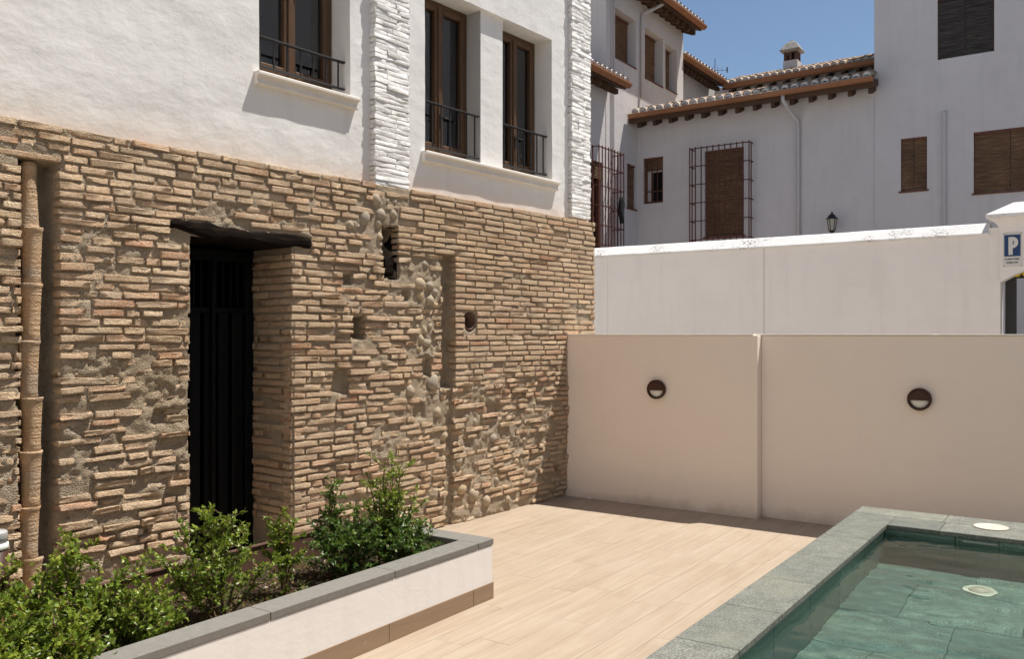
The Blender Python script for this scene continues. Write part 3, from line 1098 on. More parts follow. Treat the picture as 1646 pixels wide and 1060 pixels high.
# closed body of the house behind the street front
sh = MB()
x0, x1, y0, y1, z0, z1 = -6.0, WO - .36, S0 - .3, 8.40, -.05, 7.2
sh.add([(x0, y0, z0), (x0, y1, z0), (x0, y1, z1), (x0, y0, z1), (WO, y0, z0), (WO - .002, y1 + .015, z0), (WO - .002, y1 + .015, z1), (WO, y0, z1)],
       [(0, 3, 2, 1), (0, 4, 7, 3), (1, 2, 6, 5), (3, 7, 6, 2)])
sh.part('rear_wall', MAT['whitepaint'], bld)
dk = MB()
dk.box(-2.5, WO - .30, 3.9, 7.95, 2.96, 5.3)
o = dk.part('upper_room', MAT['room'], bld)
# take off the front face of that room
import bmesh
bmx = bmesh.new(); bmx.from_mesh(o.data)
bmesh.ops.delete(bmx, geom=[f for f in bmx.faces if f.calc_center_median().x > WO - .31], context='FACES'); bmx.to_mesh(o.data); bmx.free()
# a front panel round the windows so that the room is closed
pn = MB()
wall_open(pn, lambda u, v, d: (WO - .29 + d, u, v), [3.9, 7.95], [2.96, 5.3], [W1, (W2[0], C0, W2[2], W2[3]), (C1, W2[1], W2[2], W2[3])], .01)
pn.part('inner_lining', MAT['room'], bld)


def window(y0, y1, z0, z1, nbars, rail_z, rail_b, handle=True, curtain=True, label=None):
    x1 = WO - .225; x0 = x1 - .06
    f = MB()
    t = .042
    f.box(x0, x1, y0, y0 + t, z0, z1, .004).box(x0, x1, y1 - t, y1, z0, z1, .004).box(x0, x1, y0 + t, y1 - t, z1 - t, z1, .004).box(x0, x1, y0 + t, y1 - t, z0, z0 + .05, .004)
    w = f.part('window', MAT['joinery'], bld, label=label)
    mid = (y0 + y1) / 2
    for (a, b) in ((y0 + t + .003, mid - .002), (mid + .002, y1 - t - .003)):
        s = MB()
        st = .052
        xa, xb = x0 + .012, x1 + .018
        za, zb = z0 + .053, z1 - t - .003
        s.box(xa, xb, a, a + st, za, zb, .006).box(xa, xb, b - st, b, za, zb, .006).box(xa, xb, a + st, b - st, zb - st, zb, .006).box(xa, xb, a + st, b - st, za, za + .11, .006)
        s.part('sash', MAT['joinery'], w)
        MB().box(x0 + .03, x0 + .038, a + st - .005, b - st + .005, za + .10, zb - st + .005).part('pane', MAT['glass'], w)
    s = MB().box(x1 + .019, x1 + .032, mid - .022, mid + .022, z0 + .055, z1 - .06, .005)
    s.part('meeting_stile', MAT['joinery'], w)
    if handle:
        MB().box(x1 + .032, x1 + .040, mid - .014, mid + .014, z0 + .30, z0 + .44, .003).tube([(x1 + .04, mid, z0 + .40), (x1 + .075, mid, z0 + .40), (x1 + .078, mid + .09, z0 + .398)], .009, 8).part('handle', MAT['iron'], w)
    if curtain:
        cu = MB(); V = []; F = []
        n = 60
        for i in range(n + 1):
            yy = y0 + (y1 - y0) * i / n
            xx = x0 - .16 + .022 * math.sin(i * 1.25) + .01 * math.sin(i * .5)
            V += [(xx, yy, z0 + .03), (xx, yy, z1 - .06)]
        for i in range(n): F.append((2 * i, 2 * i + 2, 2 * i + 3, 2 * i + 1))
        cu.add(V, F)
        cu.part('curtain', MAT['curtain'], w, True)
    # railing in the reveal
    rx = WO - .075
    r = MB()
    r.box(rx - .018, rx + .018, y0, y1, rail_z - .006, rail_z + .006, .002)
    ra = r.part('railing', MAT['iron'], bld)
    MB().box(rx - .015, rx + .015, y0, y1, rail_b - .006, rail_b + .006, .002).part('bottom_rail', MAT['iron'], ra)
    for k in range(nbars):
        yy = y0 + (y1 - y0) * (k + .5) / nbars
        MB().box(rx - .006, rx + .006, yy - .006, yy + .006, rail_b + .004, rail_z - .004, .002).part('baluster', MAT['iron'], ra)
    return w


window(*W1[:2], W1[2], W1[3], 7, 3.880, 3.665, handle=False)
window(W2[0], C0, W2[2], W2[3], 7, 3.770, 3.37)
window(C1, W2[1], W2[2], W2[3], 7, 3.770, 3.37)


def sill(y0, y1, zt):
    s = MB()
    s.prism([(WO - .28, zt), (WO + .066, zt - .004), (WO + .070, zt - .010), (WO + .070, zt - .026), (WO + .062, zt - .034), (WO + .044, zt - .038), (WO + .040, zt - .070),
             (WO + .050, zt - .076), (WO + .050, zt - .092), (WO + .04, zt - .096), (WO - .02, zt - .096), (WO - .02, zt - .05), (WO - .28, zt - .02)], 'y', y0, y1)
    return s.part('sill', MAT['sill'], bld)
sill(W1[0] - .045, W1[1] + .045, W1[2] + .004)
sill(W2[0] - .045, W2[1] + .060, W2[2] + .004)


# piers of white painted brick
def pier(y0, y1, z0, z1, seed, proud):
    rng = np.random.default_rng(seed)
    core = MB().box(WO - .02, WO + proud - .007, y0 + .012, y1 - .012, z0 + .012, z1).part('pier', MAT['whitepaint'], bld)
    z = z0; row = 0
    while z < z1:
        h = rng.uniform(.034, .048)
        a = y0 + rng.normal(0, .007); e = y1 + rng.normal(0, .006)
        cuts = [[.0, .62, 1], [.0, .36, 1], [.0, 1], [0, .3, .66, 1], [0, .5, 1]][rng.choice(5, p=[.28, .26, .26, .05, .15])]
        for p, q in zip(cuts[:-1], cuts[1:]):
            L = (e - a) * (q - p) + .004
            o = inst('painted_brick', piermesh[int(rng.integers(0, len(piermesh)))], core, (WO + proud + rng.normal(0, .0024), a + (e - a) * (p + q) / 2, z + h / 2),
                     (rng.normal(0, .022), rng.normal(0, .014), rng.normal(0, .010)), (1, L / .25, h / .044))
        z += h + rng.uniform(-.004, .002); row += 1


piermesh = []
for k in range(16):
    rng = np.random.default_rng(700 + k)
    me = bpy.data.meshes.new('painted_brick')
    V = brick_verts(.25, .044, rng, wear=.22 + .30 * rng.random(), r=.010)
    me.from_pydata(V.tolist(), [], BQ.tolist())
    me.polygons.foreach_set('use_smooth', [True] * len(me.polygons))
    me.materials.append(MAT['whitepaint']); me.update()
    piermesh.append(me)
pier(5.215, 5.600, 2.885, 4.90, 1, .062)
pier(8.035, 8.395, 2.955, 5.70, 2, .050)

# ------------------------------------------------------------------ low boundary wall across the courtyard
bw = thing('boundary_wall', 'low cream rendered wall across the courtyard behind the pool', 'wall', (-1.0, 8.0, 0))
MB().box(-4.80, -2.665, 7.888, 8.20, -.02, 1.690, .003).part('thick_panel', MAT['cream'], bw)
MB().box(-2.665, 6.4, 8.0, 8.198, -.02, 1.690, .006).part('thin_panel', MAT['cream'], bw)
xs = [-4.80, -4.1, -3.35, -2.70]
for a, b in zip(xs[:-1], xs[1:]):
    MB().box(a, b - .003, 7.876, 8.215, 1.6905, 1.702 + random.uniform(-.001, .001), .002).part('coping_slab', MAT['sill'], bw)
xs = [-2.70, -2.45, -1.9, -1.2, -.1, .9, 1.9, 2.9, 3.9, 4.9, 5.9, 6.4]
for i, (a, b) in enumerate(zip(xs[:-1], xs[1:])):
    MB().box(a, b - .003, 7.988, 8.213, 1.6905, 1.702 + random.uniform(-.001, .001), .002).part('coping_slab', MAT['sill'], bw)


def wall_light(x, y, z, label):
    t = thing('wall_light', label, 'wall lamp', (x, y, z), group='round lamps on the courtyard wall')
    MB().lathe([(.070, 0), (.086, -.004), (.094, -.012), (.094, -.052), (.089, -.058), (.080, -.058), (.078, -.05), (.078, -.012)], 36, (x, y, z), 'y').part('body', MAT['lampbrown'], t, True)
    b = MB(); n = 18
    V = [(x + .079 * math.cos(math.pi * k / n), y - .0585, z - .008 + (.083 * math.sin(math.pi * k / n))) for k in range(n + 1)]
    V2 = [(p[0], y - .020, p[2]) for p in V]
    b.add(V + V2, [tuple(range(n + 1)), tuple(range(2 * n + 1, n, -1))] + [(k, k + 1, n + 2 + k, n + 1 + k) for k in range(n)] + [(n, 0, n + 1, 2 * n + 1)])
    b.part('hood', MAT['lampbrown'], t)
    MB().lathe([(.076, -.03), (.074, -.034), (.05, -.044), (.0, -.048)], 30, (x, y, z), 'y').part('diffuser', MAT['diffuser'], t, True)


wall_light(-3.662, 7.888, 1.16, 'round brown wall lamp on the thicker panel, nearer the brick house')
wall_light(-1.309, 8.0, 1.155, 'round brown wall lamp above the pool, right of the wall step')

# ------------------------------------------------------------------ planter
pl = thing('planter', 'long raised planter with white front and grey stone coping', 'planter', (-3.27, 3.0, 0))
PXF, PXB, PYE, PYS = -3.27, -4.345, 4.555, .9
MB().box(PXF - .10, PXF, PYS, PYE, .002, .345, .004).part('front_wall', MAT['render'], pl)
MB().box(PXB, PXF - .101, PYE - .14, PYE - .002, .002, .344, .004).part('end_wall', MAT['render'], pl)
for (a, b) in [(.9, 1.12), (1.123, 2.35), (2.353, 3.572), (3.575, 4.343), (4.346, PYE + .005)]:
    MB().box(PXF, PXF + .005, a, b, .001, .106, .0012).part('skirting_tile', MAT['skirting'], pl)
MB().box(PXB, PXF + .0035, PYE, PYE + .0045, .001, .105, .0015).part('skirting_tile', MAT['skirting'], pl)
for (a, b) in [(.9, 1.75), (1.753, 2.75), (2.753, 3.62), (3.623, 4.395)]:
    MB().box(PXF - .150, PXF + .004, a, b, .347, .386, .003).part('coping_slab', MAT['greystone'], pl)
MB().box(-3.85, PXF + .004, 4.398, PYE + .006, .347, .386, .003).part('coping_slab', MAT['greystone'], pl)
MB().box(PXB, -3.853, 4.398, PYE + .006, .347, .386, .003).part('coping_slab', MAT['greystone'], pl)
st = MB()
st.box(PXB - .006, PXB, PYS, 4.40, .002, .388, .002).tube([(PXB - .003, PYS, .390), (PXB - .003, 4.40, .390)], .011, 8)
st.part('steel_edging', MAT['corten'], pl)
xs = np.linspace(PXB + .002, PXF - .102, 24); ys = np.linspace(PYS, PYE - .142, 80)
XG, YG = np.meshgrid(xs, ys, indexing='ij')
ZG = .205 + .05 * (nz_(XG, YG, .35, 4) - .5) + .03 * (nz2(XG, YG, .07, 3) - .5)
b0 = np.array(BASE[pl.name])
grid_mesh('soil', (np.stack([XG, YG, ZG], -1).reshape(-1, 3) - b0), 24, 80, np.ones((23, 79), bool), MAT['soil'], pl)


# ------------------------------------------------------------------ shrubs
def leaves_mesh(name, P, Dn, size, mat, rnd, rng):
    """folded leaves at points P growing along Dn"""
    n = len(P)
    Dn = Dn / (np.linalg.norm(Dn, axis=1, keepdims=True) + 1e-9)
    up = rng.normal(0, 1, (n, 3)) * .55 + np.array([.10, .05, 1.0])
    side = np.cross(Dn, up); side /= (np.linalg.norm(side, axis=1, keepdims=True) + 1e-9)
    nor = np.cross(side, Dn)
    L = size[:, None]; W = L * rng.uniform(.23, .31, (n, 1))
    droop = rng.uniform(-.25, .05, (n, 1))
    b = P
    m1 = P + Dn * L * .36 + nor * L * .02
    tip = P + Dn * L + nor * L * droop
    ml = P + Dn * L * .46 + side * W + nor * L * .07
    mr = P + Dn * L * .46 - side * W + nor * L * .07
    cen = P + Dn * L * .52 + nor * L * droop * .25
    V = np.stack([b, ml, tip, mr, cen], 1).reshape(-1, 3)
    base = (np.arange(n) * 5)[:, None]
    F = np.concatenate([base + np.array([[0, 4, 1]]), base + np.array([[1, 4, 2]]), base + np.array([[0, 3, 4]]), base + np.array([[4, 3, 2]])], 1).reshape(-1, 3)
    me = bpy.data.meshes.new(name)
    me.from_pydata(V.tolist(), [], F.tolist())
    set_rnd(me, np.repeat(rnd, 4))
    me.polygons.foreach_set('use_smooth', [True] * len(me.polygons))
    me.materials.append(mat); me.update()
    return me


def shrub(label, x, y, height, rad, nst, nleaf, seed, mat='leaf', lean=(0, 0), leaf=.030, spread=.9, low=.15, z0=.20):
    rng = np.random.default_rng(seed)
    nleaf = int(nleaf * 1.6)
    t = thing('shrub', label, 'shrub', (x, y, z0), group='shrubs in the planter')
    tw = MB(); seg = []
    for k in range(nst):
        az = rng.uniform(0, 2 * math.pi); rr = rad * math.sqrt(rng.random()) * spread
        H = height * rng.uniform(.62, 1.0) * (1 - .30 * (rr / max(rad, .01)) ** 2)
        if k < 2: H = height * (1 - .06 * k); rr *= .35
        p0 = np.array([x + rng.normal(0, .025), y + rng.normal(0, .025), z0 - .02])
        tip = np.array([x + math.cos(az) * rr + lean[0], y + math.sin(az) * rr + lean[1], z0 + H])
        mid = (p0 + tip) / 2 + np.array([math.cos(az), math.sin(az), 0]) * rr * .18 + rng.normal(0, .02, 3)
        pts = []
        for i in range(9):
            a = i / 8
            pts.append((1 - a) ** 2 * p0 + 2 * a * (1 - a) * mid + a * a * tip + rng.normal(0, .004, 3))
        tw.tube([tuple(p) for p in pts], [.0065 * (1 - .8 * i / 8) + .0012 for i in range(9)], 5)
        for i in range(1, 9):
            seg.append((pts[i - 1], pts[i], i / 8, 1.0))
        nb = int(5 + H * 16)
        for q in range(nb):
            a = low + (1 - low) * rng.random() ** .8
            i = min(7, int(a * 8)); b0 = pts[i] + (pts[i + 1] - pts[i]) * (a * 8 - i)
            azb = rng.uniform(0, 2 * math.pi); lb = rng.uniform(.06, .17) * (1.15 - .55 * a) * min(1.5, max(.75, rad / .16))
            d = np.array([math.cos(azb), math.sin(azb), rng.uniform(.2, 1.1)]); d /= np.linalg.norm(d)
            e = b0 + d * lb
            tw.tube([tuple(b0), tuple((b0 + e) / 2 + rng.normal(0, .006, 3)), tuple(e)], [.0026, .002, .001], 4)
            seg.append((b0, (b0 + e) / 2, a, lb * 6)); seg.append(((b0 + e) / 2, e, a, lb * 11))
    w = np.array([s[3] * (.35 if s[2] < low * 1.2 else 1) for s in seg]); w /= w.sum()
    ch = rng.choice(len(seg), nleaf, p=w)
    A = np.array([seg[i][0] for i in ch]); B = np.array([seg[i][1] for i in ch])
    tt = rng.random((nleaf, 1))
    P = A + (B - A) * tt
    ax = (B - A) / (np.linalg.norm(B - A, axis=1, keepdims=True) + 1e-9)
    D = ax * .55 + rng.normal(0, .62, (nleaf, 3)) + np.array([0, 0, .22])
    size = leaf * rng.uniform(.55, 1.2, nleaf)
    hfrac = np.clip((P[:, 2] - z0) / height, 0, 1)
    rnd = np.clip(rng.beta(2, 2.6, nleaf) * .80 + .18 * hfrac, 0, .945)
    rnd[rng.random(nleaf) < .018] = .99
    o = tw.part('stem', MAT['bark'], t, True)
    me = leaves_mesh('foliage', P - np.array([x, y, z0]), D, size, MAT[mat], rnd, rng)
    f = bpy.data.objects.new('foliage', me); col.objects.link(f); f.parent = t; f['kind'] = 'stuff'; BASE[f.name] = BASE[t.name]
    return t


shrub('leafy green shrub at the left edge, in front of the bollard lamp', -3.72, 1.66, .56, .32, 17, 4000, 1, leaf=.034)
shrub('broad leafy shrub below the clay drain pipe, tallest of the left clump', -3.92, 2.12, .57, .32, 17, 4500, 2)
shrub('low bushy shrub spilling over the coping at the bottom left', -3.46, 1.80, .36, .26, 17, 3600, 3, leaf=.036)
shrub('small bushy shrub between the left clump and the doorway shrub', -3.68, 2.36, .33, .26, 14, 2700, 4)
shrub('yellow green shrub in front of the dark doorway', -3.84, 2.91, .56, .31, 13, 2700, 6, lean=(.0, -.02), low=.25)
shrub('slender small shrub in front of the brick door jamb', -3.86, 3.38, .47, .15, 7, 1050, 7, low=.42)
shrub('dense dark shrub between the slender shrub and the tallest one', -3.80, 3.83, .42, .26, 15, 3200, 8, mat='leafdark')
shrub('tall thin leafy shoot rising behind the dense dark shrub', -3.98, 3.84, .60, .13, 5, 620, 9, mat='leafdark', low=.4)
shrub('tall open shrub at the far end of the planter by the floor', -3.84, 4.20, .70, .24, 12, 1900, 10, low=.18)
shrub('dense low shrub tucked into the far corner of the planter', -3.70, 4.12, .36, .22, 13, 2600, 12, mat='leafdark')
# litter and small weeds on the soil
rng = np.random.default_rng(55)
n = 5200
P = np.stack([rng.uniform(PXB + .05, PXF - .15, n), rng.uniform(1.0, 4.38, n), np.zeros(n)], 1)
P[:, 2] = .205 + .05 * (nz_(P[:, 0], P[:, 1], .35, 4) - .5) + .03 * (nz2(P[:, 0], P[:, 1], .07, 3) - .5) + rng.uniform(0, .035, n)
lm = leaves_mesh('leaf_litter', P, rng.normal(0, 1, (n, 3)) * np.array([1, 1, .35]), rng.uniform(.016, .038, n), MAT['litter'], rng.random(n), rng)
lo = bpy.data.objects.new('leaf_litter', lm); col.objects.link(lo)
lo['kind'] = 'stuff'; lo['label'] = 'dry fallen leaves on the planter soil'; lo['category'] = 'leaf litter'

# bollard lamp at the left edge
bo = thing('bollard_light', 'brown bollard lamp with pale ringed head at the left edge', 'bollard lamp', (-4.20, 1.94, .2))
bx_, by_ = -4.20, 1.94
MB().lathe([(.062, .2), (.062, .715)], 28, (bx_, by_, 0), 'z').part('post', MAT['lampbrown'], bo, True)
MB().lathe([(.058, .716), (.064, .718), (.065, .728), (.064, .745), (.058, .748)], 28, (bx_, by_, 0), 'z').part('collar', MAT['collar'], bo, True)
MB().lathe([(.054, .749), (.060, .751), (.060, .775), (.0605, .778), (.0605, .792), (.060, .795), (.056, .80), (.0, .803)], 28, (bx_, by_, 0), 'z').part('diffuser', MAT['poly'], bo, True)

# ------------------------------------------------------------------ pool
po = thing('swimming_pool', 'raised green stone pool with wide tiled coping', 'pool', (PX0, PY1, 0))
WZ, PFZ = .343, -.30
# body: outer skins, inner walls and the bed
b = MB()
b.box(PX0 + .012, PIX - .012, PYN, PY1 - .012, PFZ - .02, POOL_Z - .031)
b.box(PIX - .012, PXR, PIY + .012, PY1 - .012, PFZ - .02, POOL_Z - .031)
b.box(PX0 + .014, PXR, PYN, PY1 - .014, PFZ - .10, PFZ - .014)
b.part('body', MAT['poolgrout'], po)
# coping on the left
ys = [PY1 - .27, 5.83, 5.22, 4.62, 4.05, 3.48, 2.88, 2.28, 1.68, 1.08, .48, -.12, -.72]
def cope(x0, x1, y0, y1):
    MB().box(x0, x1 - .003, y0 + .003, y1, POOL_Z - .030, POOL_Z + random.uniform(-.0006, .0006), .003).part('coping_slab', MAT['coping'], po)
for a, c in zip(ys[1:], ys[:-1]):
    cope(PX0, PIX + .018, a, c)
xs = [PX0, -.945, -.345, .255, .855, 1.455, 2.055, 2.6]
for a, c in zip(xs[:-1], xs[1:]):
    cope(a, c, PY1 - .27, PY1)
xs = [PIX + .018, -.925, -.325, .275, .875, 1.475, 2.075, 2.6]
for a, c in zip(xs[:-1], xs[1:]):
    cope(a, c, PIY - .018, PY1 - .27)
# inner wall tiles and bed tiles
yy = PIY
while yy > -.6:
    MB().box(PIX - .012, PIX, yy - .597, yy, PFZ - .01, POOL_Z - .032, .002).part('wall_tile', MAT['pooltile'], po)
    yy -= .6
SK = (-.80, -.575, .318, .366)   # the skimmer mouth
xx = PIX + .002
edges = [PIX + .002, -.93, -.82]
for a, c in ((PIX + .002, -.83), (-.827, -.80), (-.575, -.33), (-.327, .27), (.273, .87), (.873, 1.47), (1.473, 2.07), (2.073, 2.6)):
    MB().box(a, c - .002, PIY, PIY + .0115, PFZ - .01, POOL_Z - .032, .002).part('wall_tile', MAT['pooltile'], po)
MB().box(-.80, -.577, PIY, PIY + .0115, PFZ - .01, SK[2], .002).part('wall_tile', MAT['pooltile'], po)
sk = MB()
sk.box(-.80, -.577, PIY - .004, PIY + .008, .362, POOL_Z - .032, .002).box(-.803, -.792, PIY - .004, PIY + .008, .312, .362, .002).box(-.585, -.574, PIY - .004, PIY + .008, .312, .362, .002).box(-.80, -.577, PIY + .006, PIY + .0114, .318, .362)
sk.part('skimmer', MAT['pooltile'], po)
MB().box(-.79, -.587, PIY - .001, PIY + .004, .324, .352, .002).part('skimmer_flap', MAT['poly'], po)
yy = PIY - .001; r_ = 0
while yy > -.7:
    xx = PIX + .001 - (.3 if r_ % 2 else 0)
    while xx < 2.2:
        a, c = max(xx, PIX + .001), xx + .597
        if c - a > .05:
            MB().box(a, c, yy - .597, yy, PFZ - .012, PFZ + random.uniform(-.0008, .0008), .002).part('bed_tile', MAT['pooltile'], po)
        xx += .6
    yy -= .6; r_ += 1
dr = (-.635, 5.88, PFZ)
MB().lathe([(.092, .0), (.096, .006), (.088, .012), (.074, .012), (.072, .006), (.0, .006)], 32, dr, 'z').part('drain_ring', MAT['drain'], po, True)
MB().lathe([(.060, .004), (.055, .016), (.0, .018)], 28, (dr[0] - .004, dr[1] + .004, dr[2]), 'z').part('drain_cover', MAT['plastic'], po, True)
# water as a sheet
NWX, NWY = 190, 350
xs = np.linspace(PIX, 2.58, NWX); ys_ = np.linspace(-.7, PIY, NWY)
XG, YG = np.meshgrid(xs, ys_, indexing='ij')
ZG = WZ + .013 * (nz_(XG, YG * 1.6, .50, 2) - .5) + .0036 * (nz2(XG, YG * 1.7, .14, 2) - .5)
wv = grid_mesh('pool_water', np.stack([XG, YG, ZG], -1).reshape(-1, 3), NWX, NWY, np.ones((NWX - 1, NWY - 1), bool), MAT['water'], None)
wv['kind'] = 'structure'
wv.cycles.is_caustics_caster = True
sd.cycles.is_caustics_light = True
for o in list(col.objects):
    if o.parent == po: o.cycles.is_caustics_receiver = True
lid = MB().lathe([(.104, .0005), (.107, .003), (.104, .007), (.098, .008), (.096, .006), (.05, .0075), (.012, .008), (.011, .006), (.0, .006)], 40, (-.652, 6.655, POOL_Z), 'z')
lid.thing('skimmer_lid', MAT['plastic'], 'round pale plastic lid on the back coping of the pool', 'lid', (-.652, 6.655, POOL_Z), smooth=True)
# bird dropping left out of scale things: a chip of white on the planks and a cement crumb by the wall
MB().lathe([(.018, .0), (.014, .003), (.006, .004), (.0, .0045)], 9, (-1.93, 4.30, .001), 'z').thing('paint_fleck', MAT['plastic'], 'white paint fleck on the pale floor planks', 'fleck', (-1.93, 4.30, .001), smooth=True)
MB().box(-4.43, -4.39, 7.84, 7.875, .0005, .022, .006).thing('mortar_crumb', MAT['sill'], 'small cream mortar crumb at the foot of the courtyard wall', 'crumb', (-4.41, 7.86, .0005))

# ------------------------------------------------------------------ lane wall behind, with its gateway
LY = 13.0
lw = thing('lane_wall', 'white limewashed wall with flaking sloped cap behind the courtyard wall', 'wall', (-4.0, LY, 0))
b = MB()
for (a, c) in [(-10.5, -6.95), (-6.946, -4.30), (-4.296, -4.28), (-4.276, -1.165)]:
    b.box(a, c, LY, LY + .30, -.01, 3.02)
b.part('wall', MAT['lanewhite'], lw)
cp = MB(); V = []; F = []
n = 120
for i in range(n + 1):
    xx = -10.5 + (9.21) * i / n
    w = float(nz_(xx, 1.0, .5, 3)) - .5
    pr = [(LY - .035, 3.005 + .012 * w), (LY - .045, 3.03 + .02 * w), (LY + .11, 3.162 + .015 * w), (LY + .15, 3.182 + .015 * w), (LY + .20, 3.182 + .015 * w), (LY + .34, 3.02), (LY + .33, 3.0)]
    V += [(xx, p, q) for p, q in pr]
for i in range(n):
    for k in range(7): F.append((i * 7 + k, i * 7 + (k + 1) % 7, (i + 1) * 7 + (k + 1) % 7, (i + 1) * 7 + k))
F += [tuple(range(7)), tuple(n * 7 + k for k in range(7))]
cp.add(V, F); cp.part('cap', MAT['cap'], lw, False)

gw = thing('gateway', 'white gateway with sloped cap and shallow arch at the right edge', 'gateway', (-1.1, LY - .06, 0))
ax = [(-1.165 + 3.2 * k / 20, 2.38 + .36 * (1 - (1 - k / 10) ** 2) ** .8 if k <= 10 else 2.38 + .36 * (1 - (k / 10 - 1) ** 2) ** .8) for k in range(21)]
b = MB()
top = [(-1.165, 3.24), (2.4, 3.24), (2.4, 0), (2.035, 0)]
poly = [(-1.165, 3.24)] + [(p, q) for p, q in ax] + [(2.035, -.01), (2.4, -.01), (2.4, 3.24)]
# front sheet in strips so that faces stay simple
V = []; F = []
for p, q in ax:
    V += [(p, LY - .06, q), (p, LY - .06, 3.24), (p, LY + .38, q), (p, LY + .38, 3.24)]
for k in range(20):
    o = k * 4
    F += [(o, o + 4, o + 5, o + 1), (o + 2, o + 3, o + 7, o + 6), (o, o + 2, o + 6, o + 4)]
b.add(V, F)
b.add([(-1.165, LY - .06, 2.38), (-1.165, LY - .06, 3.24), (-1.165, LY + .38, 3.24), (-1.165, LY + .38, 2.38)], [(0, 1, 2, 3)])
b.box(2.035, 2.45, LY - .06, LY + .38, -.01, 3.24)
b.part('portal', MAT['lanewhite'], gw)
b = MB()
b.box(-1.30, -1.1655, LY + .002, LY + .379, -.01, 3.10)
b.part('jamb', MAT['lanewhite'], gw)
b = MB()
x0, x1, y0, y1 = -1.32, 2.6, LY - .16, LY + .48
b.add([(x0, y0, 3.225), (x1, y0, 3.225), (x1, y1, 3.225), (x0, y1, 3.225), (x0, y0, 3.262), (x1, y0, 3.262), (x1, y1, 3.262), (x0, y1, 3.262),
       (x0 + .30, LY + .10, 3.43), (x1 - .3, LY + .10, 3.43), (x1 - .3, LY + .22, 3.43), (x0 + .30, LY + .22, 3.43)],
      [(0, 3, 2, 1), (0, 1, 5, 4), (1, 2, 6, 5), (2, 3, 7, 6), (3, 0, 4, 7), (4, 5, 9, 8), (5, 6, 10, 9), (6, 7, 11, 10), (7, 4, 8, 11), (8, 9, 10, 11)])
b.part('cap', MAT['cap'], gw)
b = MB()
b.prism([(-1.166, 3.05), (-1.19, 3.12), (-1.24, 3.18), (-1.30, 3.224), (-1.166, 3.224)], 'y', LY - .05, LY + .30)
b.part('corbel', MAT['lanewhite'], gw)

gt = thing('gate', 'black metal gate with upright bars under the arch at the right edge', 'gate', (-1.0, LY + .25, 0))
b = MB()
b.box(-1.13, -1.00, LY + .24, LY + .29, .02, 2.60, .004).box(-1.0, 1.9, LY + .24, LY + .29, 2.44, 2.60, .004).box(-1.0, 1.9, LY + .24, LY + .29, .05, .18, .004)
b.part('frame', MAT['iron'], gt)
for k in range(10):
    MB().box(-.91 + k * .115, -.875 + k * .115, LY + .25, LY + .28, .181, 2.439, .003).part('bar', MAT['iron'], gt)
for k, xx in enumerate((-1.05, -.93)):
    MB().box(xx, xx + .10, LY + .15, LY + .235, 2.46, 2.57, .02).thing('beacon', MAT['yellow'], ['yellow gate beacon under the arch, nearer the lane wall', 'yellow gate beacon under the arch, at the picture edge'][k], 'beacon', (xx + .05, LY + .19, 2.46), group='yellow beacons over the gate')  # small yellow boxes for an unidentified yellow object at the gate

sg = thing('parking_sign', 'white parking sign with blue square and white letter P', 'sign', (-1.02, LY - .062, 2.78))
SX0, SX1, SZ0, SZ1 = -1.128, -.915, 2.575, 3.015
MB().box(SX0, SX1, LY - .072, LY - .0605, SZ0, SZ1, .002).part('panel', MAT['signwhite'], sg)
MB().box(SX0 + .014, SX1 - .016, LY - .0750, LY - .0725, SZ0 + .135, SZ1 - .025).part('blue_square', MAT['signblue'], sg)
# the letter P
lp = MB(); yf = LY - .0785
px0 = SX0 + .062; pz0 = SZ0 + .155; pz1 = SZ1 - .055
lp.box(px0, px0 + .048, yf, LY - .0753, pz0, pz1)
nn = 14; ctr = (px0 + .048, pz1 - .072); V = []; F = []
for k in range(nn + 1):
    t = math.pi / 2 - math.pi * k / nn
    V += [(ctr[0] + .062 * math.cos(t), yf, ctr[1] + .072 * math.sin(t)), (ctr[0] + .014 * math.cos(t), yf, ctr[1] + .026 * math.sin(t)),
          (ctr[0] + .062 * math.cos(t), LY - .0753, ctr[1] + .072 * math.sin(t)), (ctr[0] + .014 * math.cos(t), LY - .0753, ctr[1] + .026 * math.sin(t))]
for k in range(nn):
    o = k * 4
    F += [(o, o + 4, o + 5, o + 1), (o, o + 2, o + 6, o + 4), (o + 1, o + 5, o + 7, o + 3)]
lp.add(V, F)
lp.part('letter', MAT['signwhite'], sg)
# two lines of small worn lettering, no longer legible
tx = MB()
trng = np.random.default_rng(8)
for (zl, runs) in ((SZ0 + .090, [(.022, 8), (.118, 6)]), (SZ0 + .045, [(.038, 7), (.125, 4)])):
    for (x0_, n_) in runs:
        for k in range(n_):
            xx = SX0 + x0_ + k * .0115
            tx.box(xx, xx + .0026, LY - .0740, LY - .0722, zl, zl + .020)
            tx.box(xx + .003, xx + .0085, LY - .0740, LY - .0722, zl + .017 - .016 * float(trng.integers(0, 2)), zl + .0205 - .016 * float(trng.integers(0, 2)))
            if trng.random() < .7: tx.box(xx + .0062, xx + .0085, LY - .0740, LY - .0722, zl + .002, zl + .019)
tx.part('lettering', MAT['ink'], sg)
for (xx, zz) in ((SX0 + .008, SZ1 - .010), (SX1 - .008, SZ1 - .010), (SX0 + .008, SZ0 + .010), (SX1 - .008, SZ0 + .010)):
    MB().lathe([(.005, -.001), (.004, -.004), (0, -.005)], 8, (xx, LY - .072, zz), 'y').part('screw', MAT['ink'], sg)

